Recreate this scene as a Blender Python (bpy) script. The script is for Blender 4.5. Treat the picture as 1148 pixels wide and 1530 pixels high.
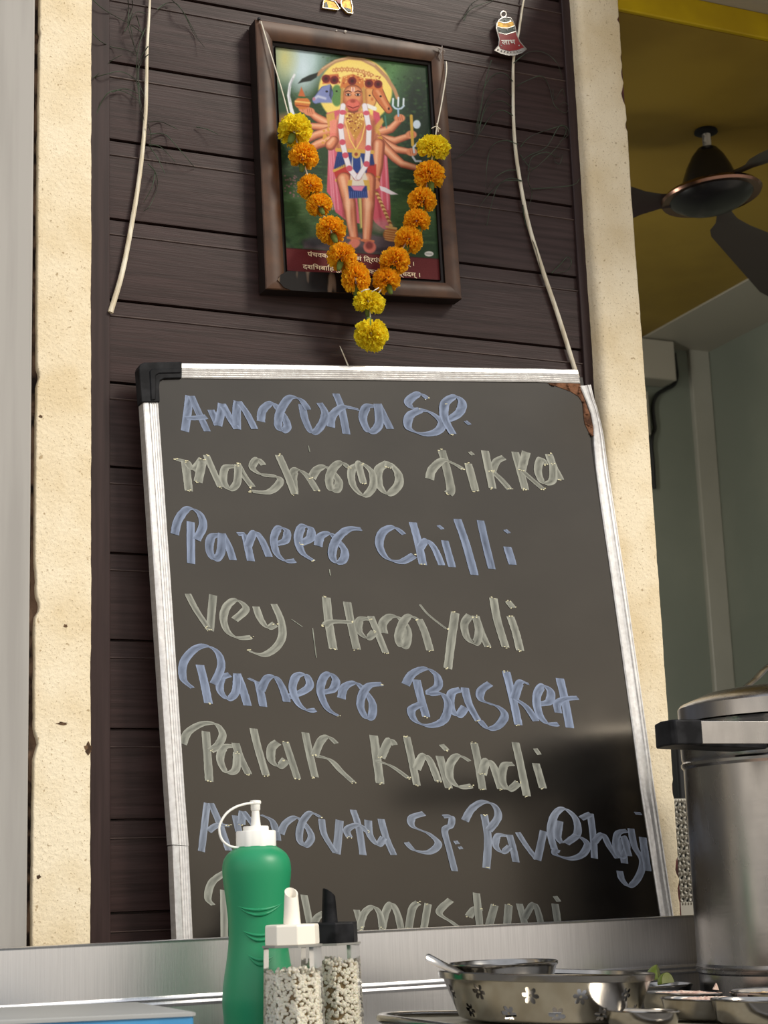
import bpy, bmesh, math, random
import numpy as np
from mathutils import Vector, Matrix, noise as mnoise

random.seed(7)
rng = np.random.default_rng(7)
for o in list(bpy.data.objects):
    bpy.data.objects.remove(o)
SC = bpy.context.scene
COL = SC.collection

# ------------------------------------------------------------------ camera
W, H, FPX = 1148.0, 1530.0, 2564.7
CAM = Vector((0.0, -1.85, 1.25))
YAW, PITCH, ROLL = (math.radians(a) for a in (24.2975, 12.2554, -2.0539))
FWD = Vector((math.sin(YAW) * math.cos(PITCH), math.cos(YAW) * math.cos(PITCH), math.sin(PITCH)))
_r = Vector((math.cos(YAW), -math.sin(YAW), 0.0))
_u = _r.cross(FWD)
RGT = math.cos(ROLL) * _r + math.sin(ROLL) * _u
UPV = -math.sin(ROLL) * _r + math.cos(ROLL) * _u
cam_data = bpy.data.cameras.new('camera')
cam = bpy.data.objects.new('camera', cam_data)
COL.objects.link(cam)
cam.matrix_world = Matrix(((RGT.x, UPV.x, -FWD.x, CAM.x), (RGT.y, UPV.y, -FWD.y, CAM.y), (RGT.z, UPV.z, -FWD.z, CAM.z), (0, 0, 0, 1)))
cam_data.sensor_fit = 'VERTICAL'
cam_data.sensor_height = 24.0
cam_data.sensor_width = 24.0 * W / H
cam_data.lens = FPX / H * 24.0
cam_data.clip_start = 0.05
cam_data.dof.use_dof = True
cam_data.dof.focus_distance = 1.93
cam_data.dof.aperture_fstop = 9.0
SC.camera = cam

# ------------------------------------------------------------------ view, world, sun
SC.view_settings.view_transform = 'Standard'
SC.view_settings.look = 'None'
SC.view_settings.gamma = 1.0
SC.view_settings.use_curve_mapping = False
SC.view_settings.exposure = 0.0

world = bpy.data.worlds.new('street_daylight')
SC.world = world
world.use_nodes = True
wn, wl = world.node_tree.nodes, world.node_tree.links
bg = wn['Background']
tc = wn.new('ShaderNodeTexCoord')
sep = wn.new('ShaderNodeSeparateXYZ')
wl.new(tc.outputs['Generated'], sep.inputs[0])
mr = wn.new('ShaderNodeMapRange')
mr.inputs[1].default_value = -0.5
mr.inputs[2].default_value = 0.5
wl.new(sep.outputs['Z'], mr.inputs[0])
ramp = wn.new('ShaderNodeValToRGB')
er = ramp.color_ramp
for p, c in ((0.0, (.30, .27, .24)), (0.40, (.42, .39, .35)), (0.47, (.60, .57, .53)), (0.52, (1.08, .97, .83)), (0.62, (1.42, 1.29, 1.12)), (0.80, (1.15, 1.14, 1.14)), (1.0, (.95, 1.0, 1.1))):
    if p in (0.0, 1.0):
        e = er.elements[0 if p == 0.0 else len(er.elements) - 1]
    else:
        e = er.elements.new(p)
    e.color = (*c, 1)
wl.new(mr.outputs[0], ramp.inputs[0])
mpn = wn.new('ShaderNodeMapping')
mpn.inputs['Scale'].default_value = (5, 5, 1.6)
wl.new(tc.outputs['Generated'], mpn.inputs[0])
nz = wn.new('ShaderNodeTexNoise')
nz.inputs['Scale'].default_value = 1.3
nz.inputs['Detail'].default_value = 3
wl.new(mpn.outputs[0], nz.inputs['Vector'])
nr = wn.new('ShaderNodeMapRange')
nr.inputs[1].default_value = .35
nr.inputs[2].default_value = .65
nr.inputs[3].default_value = .72
nr.inputs[4].default_value = 1.18
wl.new(nz.outputs['Fac'], nr.inputs[0])
wmix = wn.new('ShaderNodeMix')
wmix.data_type = 'RGBA'
wmix.blend_type = 'MULTIPLY'
wmix.inputs['Factor'].default_value = 1.0
wl.new(ramp.outputs['Color'], wmix.inputs['A'])
wl.new(nr.outputs[0], wmix.inputs['B'])
wl.new(wmix.outputs['Result'], bg.inputs['Color'])
bg.inputs['Strength'].default_value = 0.95

sun_d = bpy.data.lights.new('sun', 'SUN')
sun_d.energy = 2.6
sun_d.angle = math.radians(16)
sun_d.color = (1.0, .93, .80)
sun = bpy.data.objects.new('sun', sun_d)
COL.objects.link(sun)
sun.location = (3, -4, 5)
sun.rotation_euler = Vector((-.46, .62, -.60)).to_track_quat('-Z', 'Y').to_euler()


# ------------------------------------------------------------------ photograph geometry helpers
def ray(px, py):
    return RGT * ((px - W / 2) / FPX) - UPV * ((py - H / 2) / FPX) + FWD


def at(px, py, Y=0.0):                       # the point of the vertical plane y = Y seen at that pixel
    d = ray(px, py)
    return CAM + d * ((Y - CAM.y) / d.y)


def at_z(px, py, Z):
    d = ray(px, py)
    return CAM + d * ((Z - CAM.z) / d.z)


def at_plane(px, py, p0, n):
    d = ray(px, py)
    return CAM + d * ((p0 - CAM).dot(n) / d.dot(n))


# ------------------------------------------------------------------ materials
def srgb(r, g, b):
    f = lambda c: (c / 255 / 12.92) if c / 255 <= .04045 else ((c / 255 + .055) / 1.055) ** 2.4
    return (f(r), f(g), f(b))


def mat(name, col, rough=.5, metal=0.0, spec=.5, col2=None, nscale=20, stretch=(1, 1, 1), lo=.4, hi=.6, bump=0.0, bscale=None, bstretch=None, coat=0.0, detail=4, rvar=0.0, sss=0.0):
    m = bpy.data.materials.new(name)
    m.use_nodes = True
    n, l = m.node_tree.nodes, m.node_tree.links
    b = n['Principled BSDF']
    b.inputs['Base Color'].default_value = (*col, 1)
    b.inputs['Roughness'].default_value = rough
    b.inputs['Metallic'].default_value = metal
    b.inputs['Specular IOR Level'].default_value = spec
    b.inputs['Coat Weight'].default_value = coat
    b.inputs['Coat Roughness'].default_value = .15
    if sss:
        b.inputs['Subsurface Weight'].default_value = sss
        b.inputs['Subsurface Radius'].default_value = (.004, .002, .001)
    if col2 is not None or bump or rvar:
        t = n.new('ShaderNodeTexCoord')
        mp = n.new('ShaderNodeMapping')
        mp.inputs['Scale'].default_value = stretch
        l.new(t.outputs['Object'], mp.inputs[0])
        nt = n.new('ShaderNodeTexNoise')
        nt.inputs['Scale'].default_value = nscale
        nt.inputs['Detail'].default_value = detail
        l.new(mp.outputs[0], nt.inputs['Vector'])
        if col2 is not None:
            r = n.new('ShaderNodeMapRange')
            r.inputs[1].default_value = lo
            r.inputs[2].default_value = hi
            l.new(nt.outputs['Fac'], r.inputs[0])
            mx = n.new('ShaderNodeMix')
            mx.data_type = 'RGBA'
            mx.inputs['A'].default_value = (*col, 1)
            mx.inputs['B'].default_value = (*col2, 1)
            l.new(r.outputs[0], mx.inputs['Factor'])
            l.new(mx.outputs['Result'], b.inputs['Base Color'])
        if rvar:
            r2 = n.new('ShaderNodeMapRange')
            r2.inputs[3].default_value = max(0, rough - rvar)
            r2.inputs[4].default_value = rough + rvar
            l.new(nt.outputs['Fac'], r2.inputs[0])
            l.new(r2.outputs[0], b.inputs['Roughness'])
        if bump:
            src = nt
            if bscale:
                mp2 = n.new('ShaderNodeMapping')
                mp2.inputs['Scale'].default_value = bstretch or (1, 1, 1)
                l.new(t.outputs['Object'], mp2.inputs[0])
                src = n.new('ShaderNodeTexNoise')
                src.inputs['Scale'].default_value = bscale
                src.inputs['Detail'].default_value = 5
                l.new(mp2.outputs[0], src.inputs['Vector'])
            bp = n.new('ShaderNodeBump')
            bp.inputs['Strength'].default_value = bump
            bp.inputs['Distance'].default_value = .002
            l.new(src.outputs['Fac'], bp.inputs['Height'])
            l.new(bp.outputs[0], b.inputs['Normal'])
    return m


def plaster_mat(name, base, pale, speck):
    m = mat(name, base, .85, spec=.25, col2=pale, nscale=14, lo=.35, hi=.65, bump=.55, bscale=210)
    n, l = m.node_tree.nodes, m.node_tree.links
    b = n['Principled BSDF']
    prev = b.inputs['Base Color'].links[0].from_socket
    t = [x for x in n if x.type == 'TEX_COORD'][0]
    for sc, lo, hi, st in ((420, .64, .72, .7), (130, .71, .76, .75), (1300, .60, .70, .4)):
        nt = n.new('ShaderNodeTexNoise')
        nt.inputs['Scale'].default_value = sc
        nt.inputs['Detail'].default_value = 2
        l.new(t.outputs['Object'], nt.inputs['Vector'])
        r = n.new('ShaderNodeMapRange')
        r.inputs[1].default_value = lo
        r.inputs[2].default_value = hi
        r.inputs[4].default_value = st
        l.new(nt.outputs['Fac'], r.inputs[0])
        mx = n.new('ShaderNodeMix')
        mx.data_type = 'RGBA'
        mx.inputs['B'].default_value = (*speck, 1)
        l.new(prev, mx.inputs['A'])
        l.new(r.outputs[0], mx.inputs['Factor'])
        prev = mx.outputs['Result']
    l.new(prev, b.inputs['Base Color'])
    return m


def vcol_mat(name, rough, spec=.5, coat=0.0):
    m = bpy.data.materials.new(name)
    m.use_nodes = True
    n, l = m.node_tree.nodes, m.node_tree.links
    b = n['Principled BSDF']
    a = n.new('ShaderNodeAttribute')
    a.attribute_name = 'Col'
    l.new(a.outputs['Color'], b.inputs['Base Color'])
    b.inputs['Roughness'].default_value = rough
    b.inputs['Specular IOR Level'].default_value = spec
    b.inputs['Coat Weight'].default_value = coat
    return m


def clear_mat(name, tint, gloss=.12):
    m = bpy.data.materials.new(name)
    m.use_nodes = True
    n, l = m.node_tree.nodes, m.node_tree.links
    n.remove(n['Principled BSDF'])
    out = n['Material Output']
    tr = n.new('ShaderNodeBsdfTransparent')
    tr.inputs['Color'].default_value = (*tint, 1)
    gl = n.new('ShaderNodeBsdfGlossy')
    gl.inputs['Roughness'].default_value = .12
    gl.inputs['Color'].default_value = (.9, .9, .9, 1)
    fr = n.new('ShaderNodeFresnel')
    fr.inputs['IOR'].default_value = 1.35
    mx = n.new('ShaderNodeMixShader')
    l.new(fr.outputs[0], mx.inputs[0])
    l.new(tr.outputs[0], mx.inputs[1])
    l.new(gl.outputs[0], mx.inputs[2])
    l.new(mx.outputs[0], out.inputs['Surface'])
    return m


M = {}
M['wood'] = mat('brown_laminate', srgb(60, 43, 41), .42, spec=.23, col2=srgb(42, 28, 25), nscale=7, stretch=(1.2, 1, 26), lo=.35, hi=.68, bump=.12, bscale=9, bstretch=(2, 1, 60), rvar=.08)
M['paleedge'] = mat('pale_plank_edge', srgb(92, 76, 70), .45, spec=.3, col2=srgb(60, 45, 42), nscale=8, stretch=(2, 1, 1), lo=.35, hi=.6)
M['wood_strip'] = mat('brown_strip_laminate', srgb(58, 44, 43), .45, spec=.2, col2=srgb(44, 32, 31), nscale=6, stretch=(26, 1, 1.2), lo=.35, hi=.7)
M['cream'] = plaster_mat('cream_plaster', srgb(221, 202, 166), srgb(236, 222, 194), srgb(160, 136, 100))
M['core'] = mat('brown_chipped_mortar', srgb(120, 96, 78), .9, spec=.2, col2=srgb(38, 28, 24), nscale=40, lo=.42, hi=.58, bump=1, bscale=120)
M['chip'] = mat('chipped_plaster_hollow', srgb(112, 88, 66), .9, spec=.1, col2=srgb(70, 54, 42), nscale=200)
M['maroon'] = mat('maroon_old_paint', srgb(98, 54, 54), .8, spec=.3, col2=srgb(66, 40, 38), nscale=60)
M['greywall'] = mat('grey_painted_sheet', srgb(152, 148, 143), .55, spec=.4, col2=srgb(163, 159, 154), nscale=5, stretch=(9, 1, .6))
M['steel'] = mat('brushed_steel_sheet', (.78, .77, .77), .34, 1, col2=(.68, .67, .67), nscale=16, stretch=(40, 40, .9), lo=.3, hi=.7, bump=.06, bscale=30, bstretch=(40, 1, 1.0), rvar=.06)
M['potsteel'] = mat('worn_pot_steel', (.43, .412, .395), .27, 1, col2=(.32, .305, .29), nscale=9, stretch=(3, 3, 1), lo=.3, hi=.7, bump=.10, bscale=14, bstretch=(1, 1, 3), rvar=.10)
M['bowlsteel'] = mat('polished_bowl_steel', (.40, .38, .355), .17, 1, col2=(.32, .305, .285), nscale=14, lo=.35, hi=.65, rvar=.06)
M['alu'] = mat('scratched_aluminium', (.78, .77, .76), .42, .75, col2=(.62, .60, .585), nscale=30, stretch=(6, 1, 6), lo=.35, hi=.7, bump=.15, bscale=90, rvar=.1)
M['board'] = mat('black_board_surface', (.0036, .0034, .0036), .20, spec=.86, col2=(.0105, .0094, .0082), nscale=5, stretch=(1, 1, 1.6), lo=.42, hi=.72, rvar=.05, detail=7)
M['board'].node_tree.nodes['Principled BSDF'].inputs['Specular Tint'].default_value = (1.0, .91, .79, 1)
M['blackplastic'] = mat('black_plastic', (.008, .008, .009), .42, spec=.09, col2=(.02, .02, .022), nscale=50)
M['fibre'] = mat('torn_brown_fibreboard', srgb(132, 92, 68), .95, spec=.15, col2=srgb(74, 50, 38), nscale=90, bump=1, bscale=160)
M['chalk_blue'] = mat('blue_chalk', srgb(133, 154, 196), .9, spec=.1, col2=srgb(78, 90, 118), nscale=150, stretch=(2.5, 1, .5), lo=.40, hi=.72)
M['chalk_grey'] = mat('grey_green_chalk', srgb(160, 164, 152), .9, spec=.1, col2=srgb(94, 95, 86), nscale=150, stretch=(2.5, 1, .5), lo=.40, hi=.72)
M['chalk'] = vcol_mat('chalk_marks', .95, .05)
M['chalk_tip'] = mat('pale_chalk_dust', srgb(226, 222, 190), .95, spec=.1)
M['frame'] = mat('brown_frame_moulding', srgb(84, 56, 37), .42, spec=.32, col2=srgb(56, 37, 26), nscale=34, stretch=(1, 1, 1), lo=.35, hi=.7, rvar=.08)
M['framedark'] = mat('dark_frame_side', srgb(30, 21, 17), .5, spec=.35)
M['scuff'] = mat('scuffed_lacquer_patch', srgb(20, 15, 13), .5, spec=.12, col2=srgb(112, 92, 76), nscale=34, stretch=(2.4, 1, .7), lo=.55, hi=.64, detail=1)
M['print'] = vcol_mat('printed_paper', .5, .12, 0)
M['cream_ink'] = mat('cream_print_lettering', srgb(238, 214, 176), .5)
M['orange'] = mat('orange_marigold_petals', (1.0, .62, .035), .7, spec=.1, col2=(1.0, .47, .012), nscale=90, sss=.2)
M['yellow'] = mat('yellow_marigold_petals', (1.0, .88, .05), .7, spec=.1, col2=(1.0, .78, .03), nscale=90, sss=.2)
for k_ in ('orange', 'yellow'):
    n_, l_ = M[k_].node_tree.nodes, M[k_].node_tree.links
    pb_ = n_['Principled BSDF']
    tr_ = n_.new('ShaderNodeBsdfTranslucent')
    l_.new(pb_.inputs['Base Color'].links[0].from_socket, tr_.inputs['Color'])
    ms_ = n_.new('ShaderNodeMixShader')
    ms_.inputs[0].default_value = .38
    l_.new(pb_.outputs[0], ms_.inputs[1])
    l_.new(tr_.outputs[0], ms_.inputs[2])
    l_.new(ms_.outputs[0], n_['Material Output'].inputs['Surface'])
M['calyx'] = mat('green_calyx', srgb(104, 124, 62), .7, spec=.2)
M['thread'] = mat('white_thread', srgb(226, 219, 202), .8, spec=.2)
M['quill'] = mat('ivory_quill', srgb(232, 224, 204), .5, spec=.4, col2=srgb(205, 192, 166), nscale=40, stretch=(6, 6, .6))
M['barb'] = mat('dark_green_barbs', srgb(48, 46, 38), .6, spec=.3, col2=srgb(62, 76, 58), nscale=30)
M['silver'] = mat('silver_rim_metal', (.50, .47, .44), .35, .9)
M['red_enamel'] = mat('red_enamel', srgb(132, 22, 24), .3, spec=.6)
M['green_enamel'] = mat('dark_green_enamel', srgb(20, 42, 32), .3, spec=.6)
M['gold_enamel'] = mat('gold_enamel', srgb(205, 160, 62), .35, .3, col2=srgb(160, 116, 40), nscale=200)
M['bottle'] = mat('green_plastic', srgb(26, 138, 92), .42, spec=.5, sss=.05)
M['white'] = mat('white_plastic', srgb(240, 238, 232), .4, spec=.45, sss=.05)
M['lidwhite'] = mat('ivory_plastic', srgb(243, 236, 222), .4, spec=.45)
M['clear'] = clear_mat('clear_plastic', (.97, .97, .96))
M['seed'] = mat('pale_puffed_seeds', srgb(255, 250, 236), .75, spec=.2, col2=srgb(244, 226, 190), nscale=120, lo=.6, hi=.85, sss=.1)
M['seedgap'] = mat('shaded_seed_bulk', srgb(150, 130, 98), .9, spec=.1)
M['rimgrey'] = mat('cloudy_plastic_rim', srgb(140, 138, 132), .3, spec=.5)
M['tray'] = mat('cream_enamel', srgb(186, 178, 156), .5, spec=.4, col2=srgb(168, 158, 134), nscale=40)
M['counter'] = mat('counter_steel', (.17, .165, .16), .65, 0, spec=.2, rvar=.06, nscale=20, stretch=(1, 20, 1))
M['blue'] = mat('blue_film', srgb(62, 136, 186), .35, spec=.5, col2=srgb(86, 158, 204), nscale=14, stretch=(1, 1, 4))
M['bluetop'] = mat('grey_steel_lid', (.34, .345, .34), .55, .1, spec=.3)
M['lime'] = mat('lime_rind', srgb(112, 128, 44), .4, spec=.4, col2=srgb(140, 152, 60), nscale=60, bump=.3, bscale=200)
M['limeflesh'] = mat('lime_flesh', srgb(212, 216, 150), .35, spec=.5, col2=srgb(190, 200, 110), nscale=80)
M['onion'] = mat('chopped_onion', srgb(236, 214, 196), .5, spec=.4, col2=srgb(206, 164, 150), nscale=140, bump=1, bscale=220)
M['chutney'] = mat('brown_chutney', srgb(190, 140, 92), .45, spec=.5, col2=srgb(226, 196, 150), nscale=120, bump=1, bscale=160)
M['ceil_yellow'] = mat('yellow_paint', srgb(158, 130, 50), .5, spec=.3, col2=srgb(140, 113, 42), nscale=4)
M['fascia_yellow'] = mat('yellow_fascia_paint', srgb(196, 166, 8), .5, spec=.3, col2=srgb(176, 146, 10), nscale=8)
M['enamel'] = mat('grey_green_gloss_paint', srgb(142, 147, 134), .22, spec=.5, col2=srgb(132, 138, 126), nscale=3)
M['enamel_pale'] = mat('pale_grey_paint', srgb(176, 174, 162), .4, spec=.45, col2=srgb(166, 164, 152), nscale=4)
M['offwhite'] = mat('off_white_paint', srgb(176, 170, 156), .5, spec=.4)
M['darkgrey'] = mat('dark_grey_awning', srgb(78, 74, 68), .7, spec=.3)
M['fanbody'] = mat('dark_fan_lacquer', (.012, .011, .012), .24, spec=.55)
M['copper'] = mat('copper_ring', (.36, .20, .15), .22, 1)
M['blade'] = mat('dark_brown_blade', srgb(52, 42, 40), .4, spec=.5)
M['rod'] = mat('chipped_white_rod', srgb(196, 192, 182), .5, spec=.4, col2=srgb(96, 90, 84), nscale=60, lo=.55, hi=.62)
M['cable'] = mat('black_cable', (.012, .012, .012), .5)
M['mesh'] = mat('grey_wire', srgb(150, 146, 136), .5, .2)
M['black'] = mat('black_paint', (.010, .010, .011), .6, spec=.3)
M['concrete'] = mat('concrete_floor', srgb(168, 160, 148), .8, spec=.3, col2=srgb(150, 142, 130), nscale=3)
M['dust'] = mat('pale_paint_drip', srgb(205, 196, 186), .7)
M['tape'] = mat('clear_tape', srgb(150, 140, 134), .2, spec=.6)


# ------------------------------------------------------------------ mesh builder
class MB:
    def __init__(s):
        s.v, s.f, s.mi = [], [], []

    def add(s, vs, fs, mi=0):
        b = len(s.v)
        s.v += [Vector(p) for p in vs]
        s.f += [tuple(b + i for i in f) for f in fs]
        s.mi += [mi] * len(fs)
        return s

    def box(s, x0, x1, y0, y1, z0, z1, mi=0):
        v = [(x, y, z) for x in (x0, x1) for y in (y0, y1) for z in (z0, z1)]
        return s.add(v, [(0, 1, 3, 2), (4, 6, 7, 5), (0, 4, 5, 1), (2, 3, 7, 6), (0, 2, 6, 4), (1, 5, 7, 3)], mi)

    def loft(s, rings, closed=True, cap0=True, cap1=True, mi=0):
        n = len(rings[0])
        v = [p for r in rings for p in r]
        f = []
        for i in range(len(rings) - 1):
            for j in range(n if closed else n - 1):
                k = (j + 1) % n
                f.append((i * n + j, i * n + k, (i + 1) * n + k, (i + 1) * n + j))
        if cap0:
            f.append(tuple(range(n))[::-1])
        if cap1:
            f.append(tuple((len(rings) - 1) * n + j for j in range(n)))
        return s.add(v, f, mi)

    def lathe(s, prof, c, seg=64, cap0=False, cap1=False, mi=0, sx=1.0, sy=1.0):
        rings = [[(c[0] + r * sx * math.cos(2 * math.pi * j / seg), c[1] + r * sy * math.sin(2 * math.pi * j / seg), c[2] + z) for j in range(seg)] for r, z in prof]
        return s.loft(rings, True, cap0, cap1, mi)

    def ngon(s, n, prof, c, rot=0.0, mi=0, cap0=True, cap1=True):
        rings = [[(c[0] + r * math.cos(rot + 2 * math.pi * j / n), c[1] + r * math.sin(rot + 2 * math.pi * j / n), c[2] + z) for j in range(n)] for r, z in prof]
        return s.loft(rings, True, cap0, cap1, mi)

    def tube(s, pts, rad, seg=8, mi=0):
        pts = [Vector(p) for p in pts]
        n = len(pts)
        if not hasattr(rad, '__len__'):
            rad = [rad] * n
        up = Vector((0.13, -1, 0.21)).normalized()
        rings = []
        for i, p in enumerate(pts):
            t = (pts[min(i + 1, n - 1)] - pts[max(i - 1, 0)])
            t = t.normalized() if t.length > 1e-9 else Vector((0, 0, 1))
            a = t.cross(up)
            if a.length < 1e-4:
                a = t.cross(Vector((1, 0, 0)))
            a.normalize()
            b = t.cross(a)
            rings.append([p + (a * math.cos(2 * math.pi * k / seg) + b * math.sin(2 * math.pi * k / seg)) * rad[i] for k in range(seg)])
        return s.loft(rings, True, True, True, mi)

    def prism(s, poly, off, mi=0):                # poly: points, off: extrusion vector
        n = len(poly)
        a = [Vector(p) for p in poly]
        b = [p + Vector(off) for p in a]
        f = [tuple(range(n)), tuple(range(2 * n - 1, n - 1, -1))]
        f += [(i, n + i, n + (i + 1) % n, (i + 1) % n) for i in range(n)]
        return s.add(a + b, f, mi)

    def build(s, name, mats, parent=None, smooth=35, at_=None, bevel=0.0, fixn=True):
        me = bpy.data.meshes.new(name)
        o = bpy.data.objects.new(name, me)
        COL.objects.link(o)
        off = Vector((0, 0, 0))
        if parent is not None:
            off = OFF[parent.name]
            o.parent = parent
        elif at_ is not None:
            off = Vector(at_)
            o.location = off
        OFF[o.name] = off
        me.from_pydata([tuple(p - off) for p in s.v], [], s.f)
        for m in (mats if isinstance(mats, (list, tuple)) else [mats]):
            me.materials.append(m)
        me.polygons.foreach_set('material_index', s.mi)
        if fixn:
            bm = bmesh.new()
            bm.from_mesh(me)
            bmesh.ops.recalc_face_normals(bm, faces=bm.faces)
            bm.to_mesh(me)
            bm.free()
        if smooth:
            me.polygons.foreach_set('use_smooth', [True] * len(me.polygons))
            me.set_sharp_from_angle(angle=math.radians(smooth))
        if bevel:
            md = o.modifiers.new('bevel', 'BEVEL')
            md.width = bevel
            md.segments = 2
            md.limit_method = 'ANGLE'
            md.angle_limit = math.radians(40)
        me.update()
        return o


OFF = {}


def tag(o, label=None, cat=None, group=None, kind=None):
    if label: o['label'] = label
    if cat: o['category'] = cat
    if group: o['group'] = group
    if kind: o['kind'] = kind
    return o


def thing(name, loc, label, cat, group=None):
    o = bpy.data.objects.new(name, None)
    o.empty_display_size = .02
    COL.objects.link(o)
    o.location = loc
    OFF[o.name] = Vector(loc)
    return tag(o, label, cat, group)


def spline(pts, sub=6):
    P = [Vector(p) for p in pts]
    if len(P) < 3:
        return [P[0].lerp(P[-1], i / sub) for i in range(sub + 1)]
    out = []
    for i in range(len(P) - 1):
        p0, p1, p2, p3 = P[max(i - 1, 0)], P[i], P[i + 1], P[min(i + 2, len(P) - 1)]
        for k in range(sub):
            t = k / sub
            out.append(.5 * ((2 * p1) + (p2 - p0) * t + (2 * p0 - 5 * p1 + 4 * p2 - p3) * t * t + (3 * p1 - p0 - 3 * p2 + p3) * t ** 3))
    out.append(P[-1])
    return out


# ================================================================== THE SETTING
Z0, Z1 = 1.0, 2.75
# planked wall: one profile of planks, grooves and pale lips run along x
X_L, X_R = at(136, 700).x - .03, at(872, 280).x
prof = []
PITCHZ, ZB = 0.0985, 1.2305                         # plank pitch measured on the wall
k0 = -3
for k in range(k0, 16):
    z = ZB + k * PITCHZ + (0.0035 if k > 4 else 0) * (k - 4) * .35
    # dark groove at z, then a narrow strip, then a pale lip lower down
    prof += [(-.0020, z - .0205), (-.0034, z - .0198), (-.0034, z - .0188), (.0002, z - .0182), (.0002, z - .0012), (.005, z - .0009), (.005, z + .0009), (-.0018, z + .0016), (-.0020, z + .004)]
m = MB()
rings = [[(x, y, z) for (y, z) in prof] for x in (X_L, X_R)]
m.loft(rings, False, False, False)
m.mi = [1 if q % 9 in (0, 1) else 0 for q in range(len(m.f))]      # paler brown on the lip of every plank
m.box(X_L, X_R, .02, .08, Z0 - .9, Z1)
tag(m.build('wall_back', [M['wood'], M['paleedge']], smooth=30, fixn=False), 'dark brown horizontal planked wall panel between the two cream pillars', kind='structure')
m = MB()
m.box(at(132, 700).x, at(162.5, 700).x, -.0065, .02, .1, Z1)
tag(m.build('trim_1', M['wood_strip'], bevel=.001), 'dark brown vertical edge strip of the planked wall beside the left pillar', kind='structure')
m = MB()
xa = at(853, 280).x
m.box(xa, xa + .034, -.0065, .02, .1, Z1)
tag(m.build('trim_2', M['wood_strip'], bevel=.001), 'dark brown vertical edge strip of the planked wall beside the right pillar', kind='structure')


def pillar(name, x0, x1, yf, yb, rl, rr, label, seed, chips):
    m = MB()
    rings = []
    nz_ = 520
    for i in range(nz_ + 1):
        z = .05 + (2.9 - .05) * i / nz_
        def wob(a, amp):
            return amp * .7 * (mnoise.noise(Vector((a, z * 9, seed))) + .6 * mnoise.noise(Vector((a, z * 40, seed))) + .45 * mnoise.noise(Vector((a, z * 140, seed))))
        dl, dr = wob(1.3, .0012), wob(7.7, .0014)
        for (zc, hw, dep, side) in chips:
            if abs(z - zc) < hw:
                c = dep * (1 - ((z - zc) / hw) ** 2) * (1 + .5 * mnoise.noise(Vector((3, z * 160, seed))))
                if side < 0: dl += c
                else: dr -= c
        a, b = x0 + dl, x1 + dr
        ring = [(a, yb, z)]
        for q in range(6):
            t = q / 5 * math.pi / 2
            ring.append((a + rl - rl * math.cos(t), yf + rl - rl * math.sin(t), z))
        for q in range(6):
            t = q / 5 * math.pi / 2
            ring.append((b - rr + rr * math.sin(t), yf + rr - rr * math.cos(t), z))
        ring.append((b, yb, z))
        rings.append(ring)
    m.loft(rings)
    return tag(m.build(name, M['cream'], smooth=50), label, kind='structure')


xl0, xl1 = at(53, 800, -.028).x, at(136.3, 800, -.028).x
chl = [(at(60, y, -.03).z, hw, dp, -1) for y, hw, dp in ((905, .012, .005), (1110, .014, .004), (560, .01, .003), (50, .004, .002), (870, .02, .0015))]
pillar('wall_left_pillar', xl0, xl1, -.028, .06, .002, .002, 'sunlit cream plaster pillar left of the planked wall', 2.0, chl)
m = MB()
rings = []
for i in range(400):
    z = .05 + 2.8 * i / 399
    d = .0016 * mnoise.noise(Vector((0, z * 60, 9))) + .0012 * mnoise.noise(Vector((4, z * 170, 9)))
    rings.append([(at(46.5, 800, -.02).x + d, .05, z), (at(46.5, 800, -.02).x + d, -.017 + d, z), (xl0 + .006, -.019 + d, z), (xl0 + .006, .05, z)])
m.loft(rings)
tag(m.build('trim_3', M['core'], smooth=50), 'rough brown mortar seam on the left edge of the left pillar', kind='structure')
m = MB()
m.box(at(46, 800, -.03).x - 1.6, at(45.6, 800, -.03).x, -.03, .05, .05, 2.9)
tag(m.build('wall_left', M['greywall'], bevel=.002), 'smooth grey sheet wall at the far left edge', kind='structure')

for (px_, py_, w_, h_) in ((93, 1081, .0055, .0016), (132, 1118, .004, .006), (98, 935, .002, .0018), (61, 622, .002, .0016), (58, 1310, .0022, .002)):
    m = MB()
    p = at(px_, py_, -.0284)
    m.prism([p + Vector((w_ * math.cos(a) * (1 + .3 * math.sin(5 * a + px_)), 0, h_ * math.sin(a) * (1 + .3 * math.cos(4 * a + px_)))) for a in [i * math.pi / 8 for i in range(16)]], (0, .0006, 0))
    tag(m.build('trim_11', M['chip'], smooth=0), 'small brown chipped spot in the plaster of the left pillar', kind='structure')

xr0 = at(864, 0, -.028).x
xr1 = at(946, 300, -.028).x
chr_ = [(at(930, y, -.03).z, hw, dp, 1) for y, hw, dp in ((28, .003, .004), (110, .012, .003), (140, .016, .0048), (185, .005, .003), (85, .006, .002), (1300, .014, .005), (1335, .012, .004), (1365, .02, .003), (1180, .012, .002))]
pillar('wall_right_pillar', xr0, xr1, -.028, .06, .011, .003, 'sunlit cream plaster pillar right of the planked wall', 5.0, chr_)
m = MB()
rings = []
for i in range(400):
    z = .05 + 2.8 * i / 399
    d = .0013 * mnoise.noise(Vector((0, z * 60, 19))) + .001 * mnoise.noise(Vector((4, z * 170, 19)))
    rings.append([(xr1 - .02, .055, z), (xr1 - .02, -.0245 + d, z), (xr1 - .0006 + d, -.0255 + d, z), (xr1 - .0006 + d, .055, z)])
m.loft(rings)
tag(m.build('trim_4', [M['maroon']], smooth=50), 'old maroon brown layer under the chipped right edge of the right pillar', kind='structure')

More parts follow.
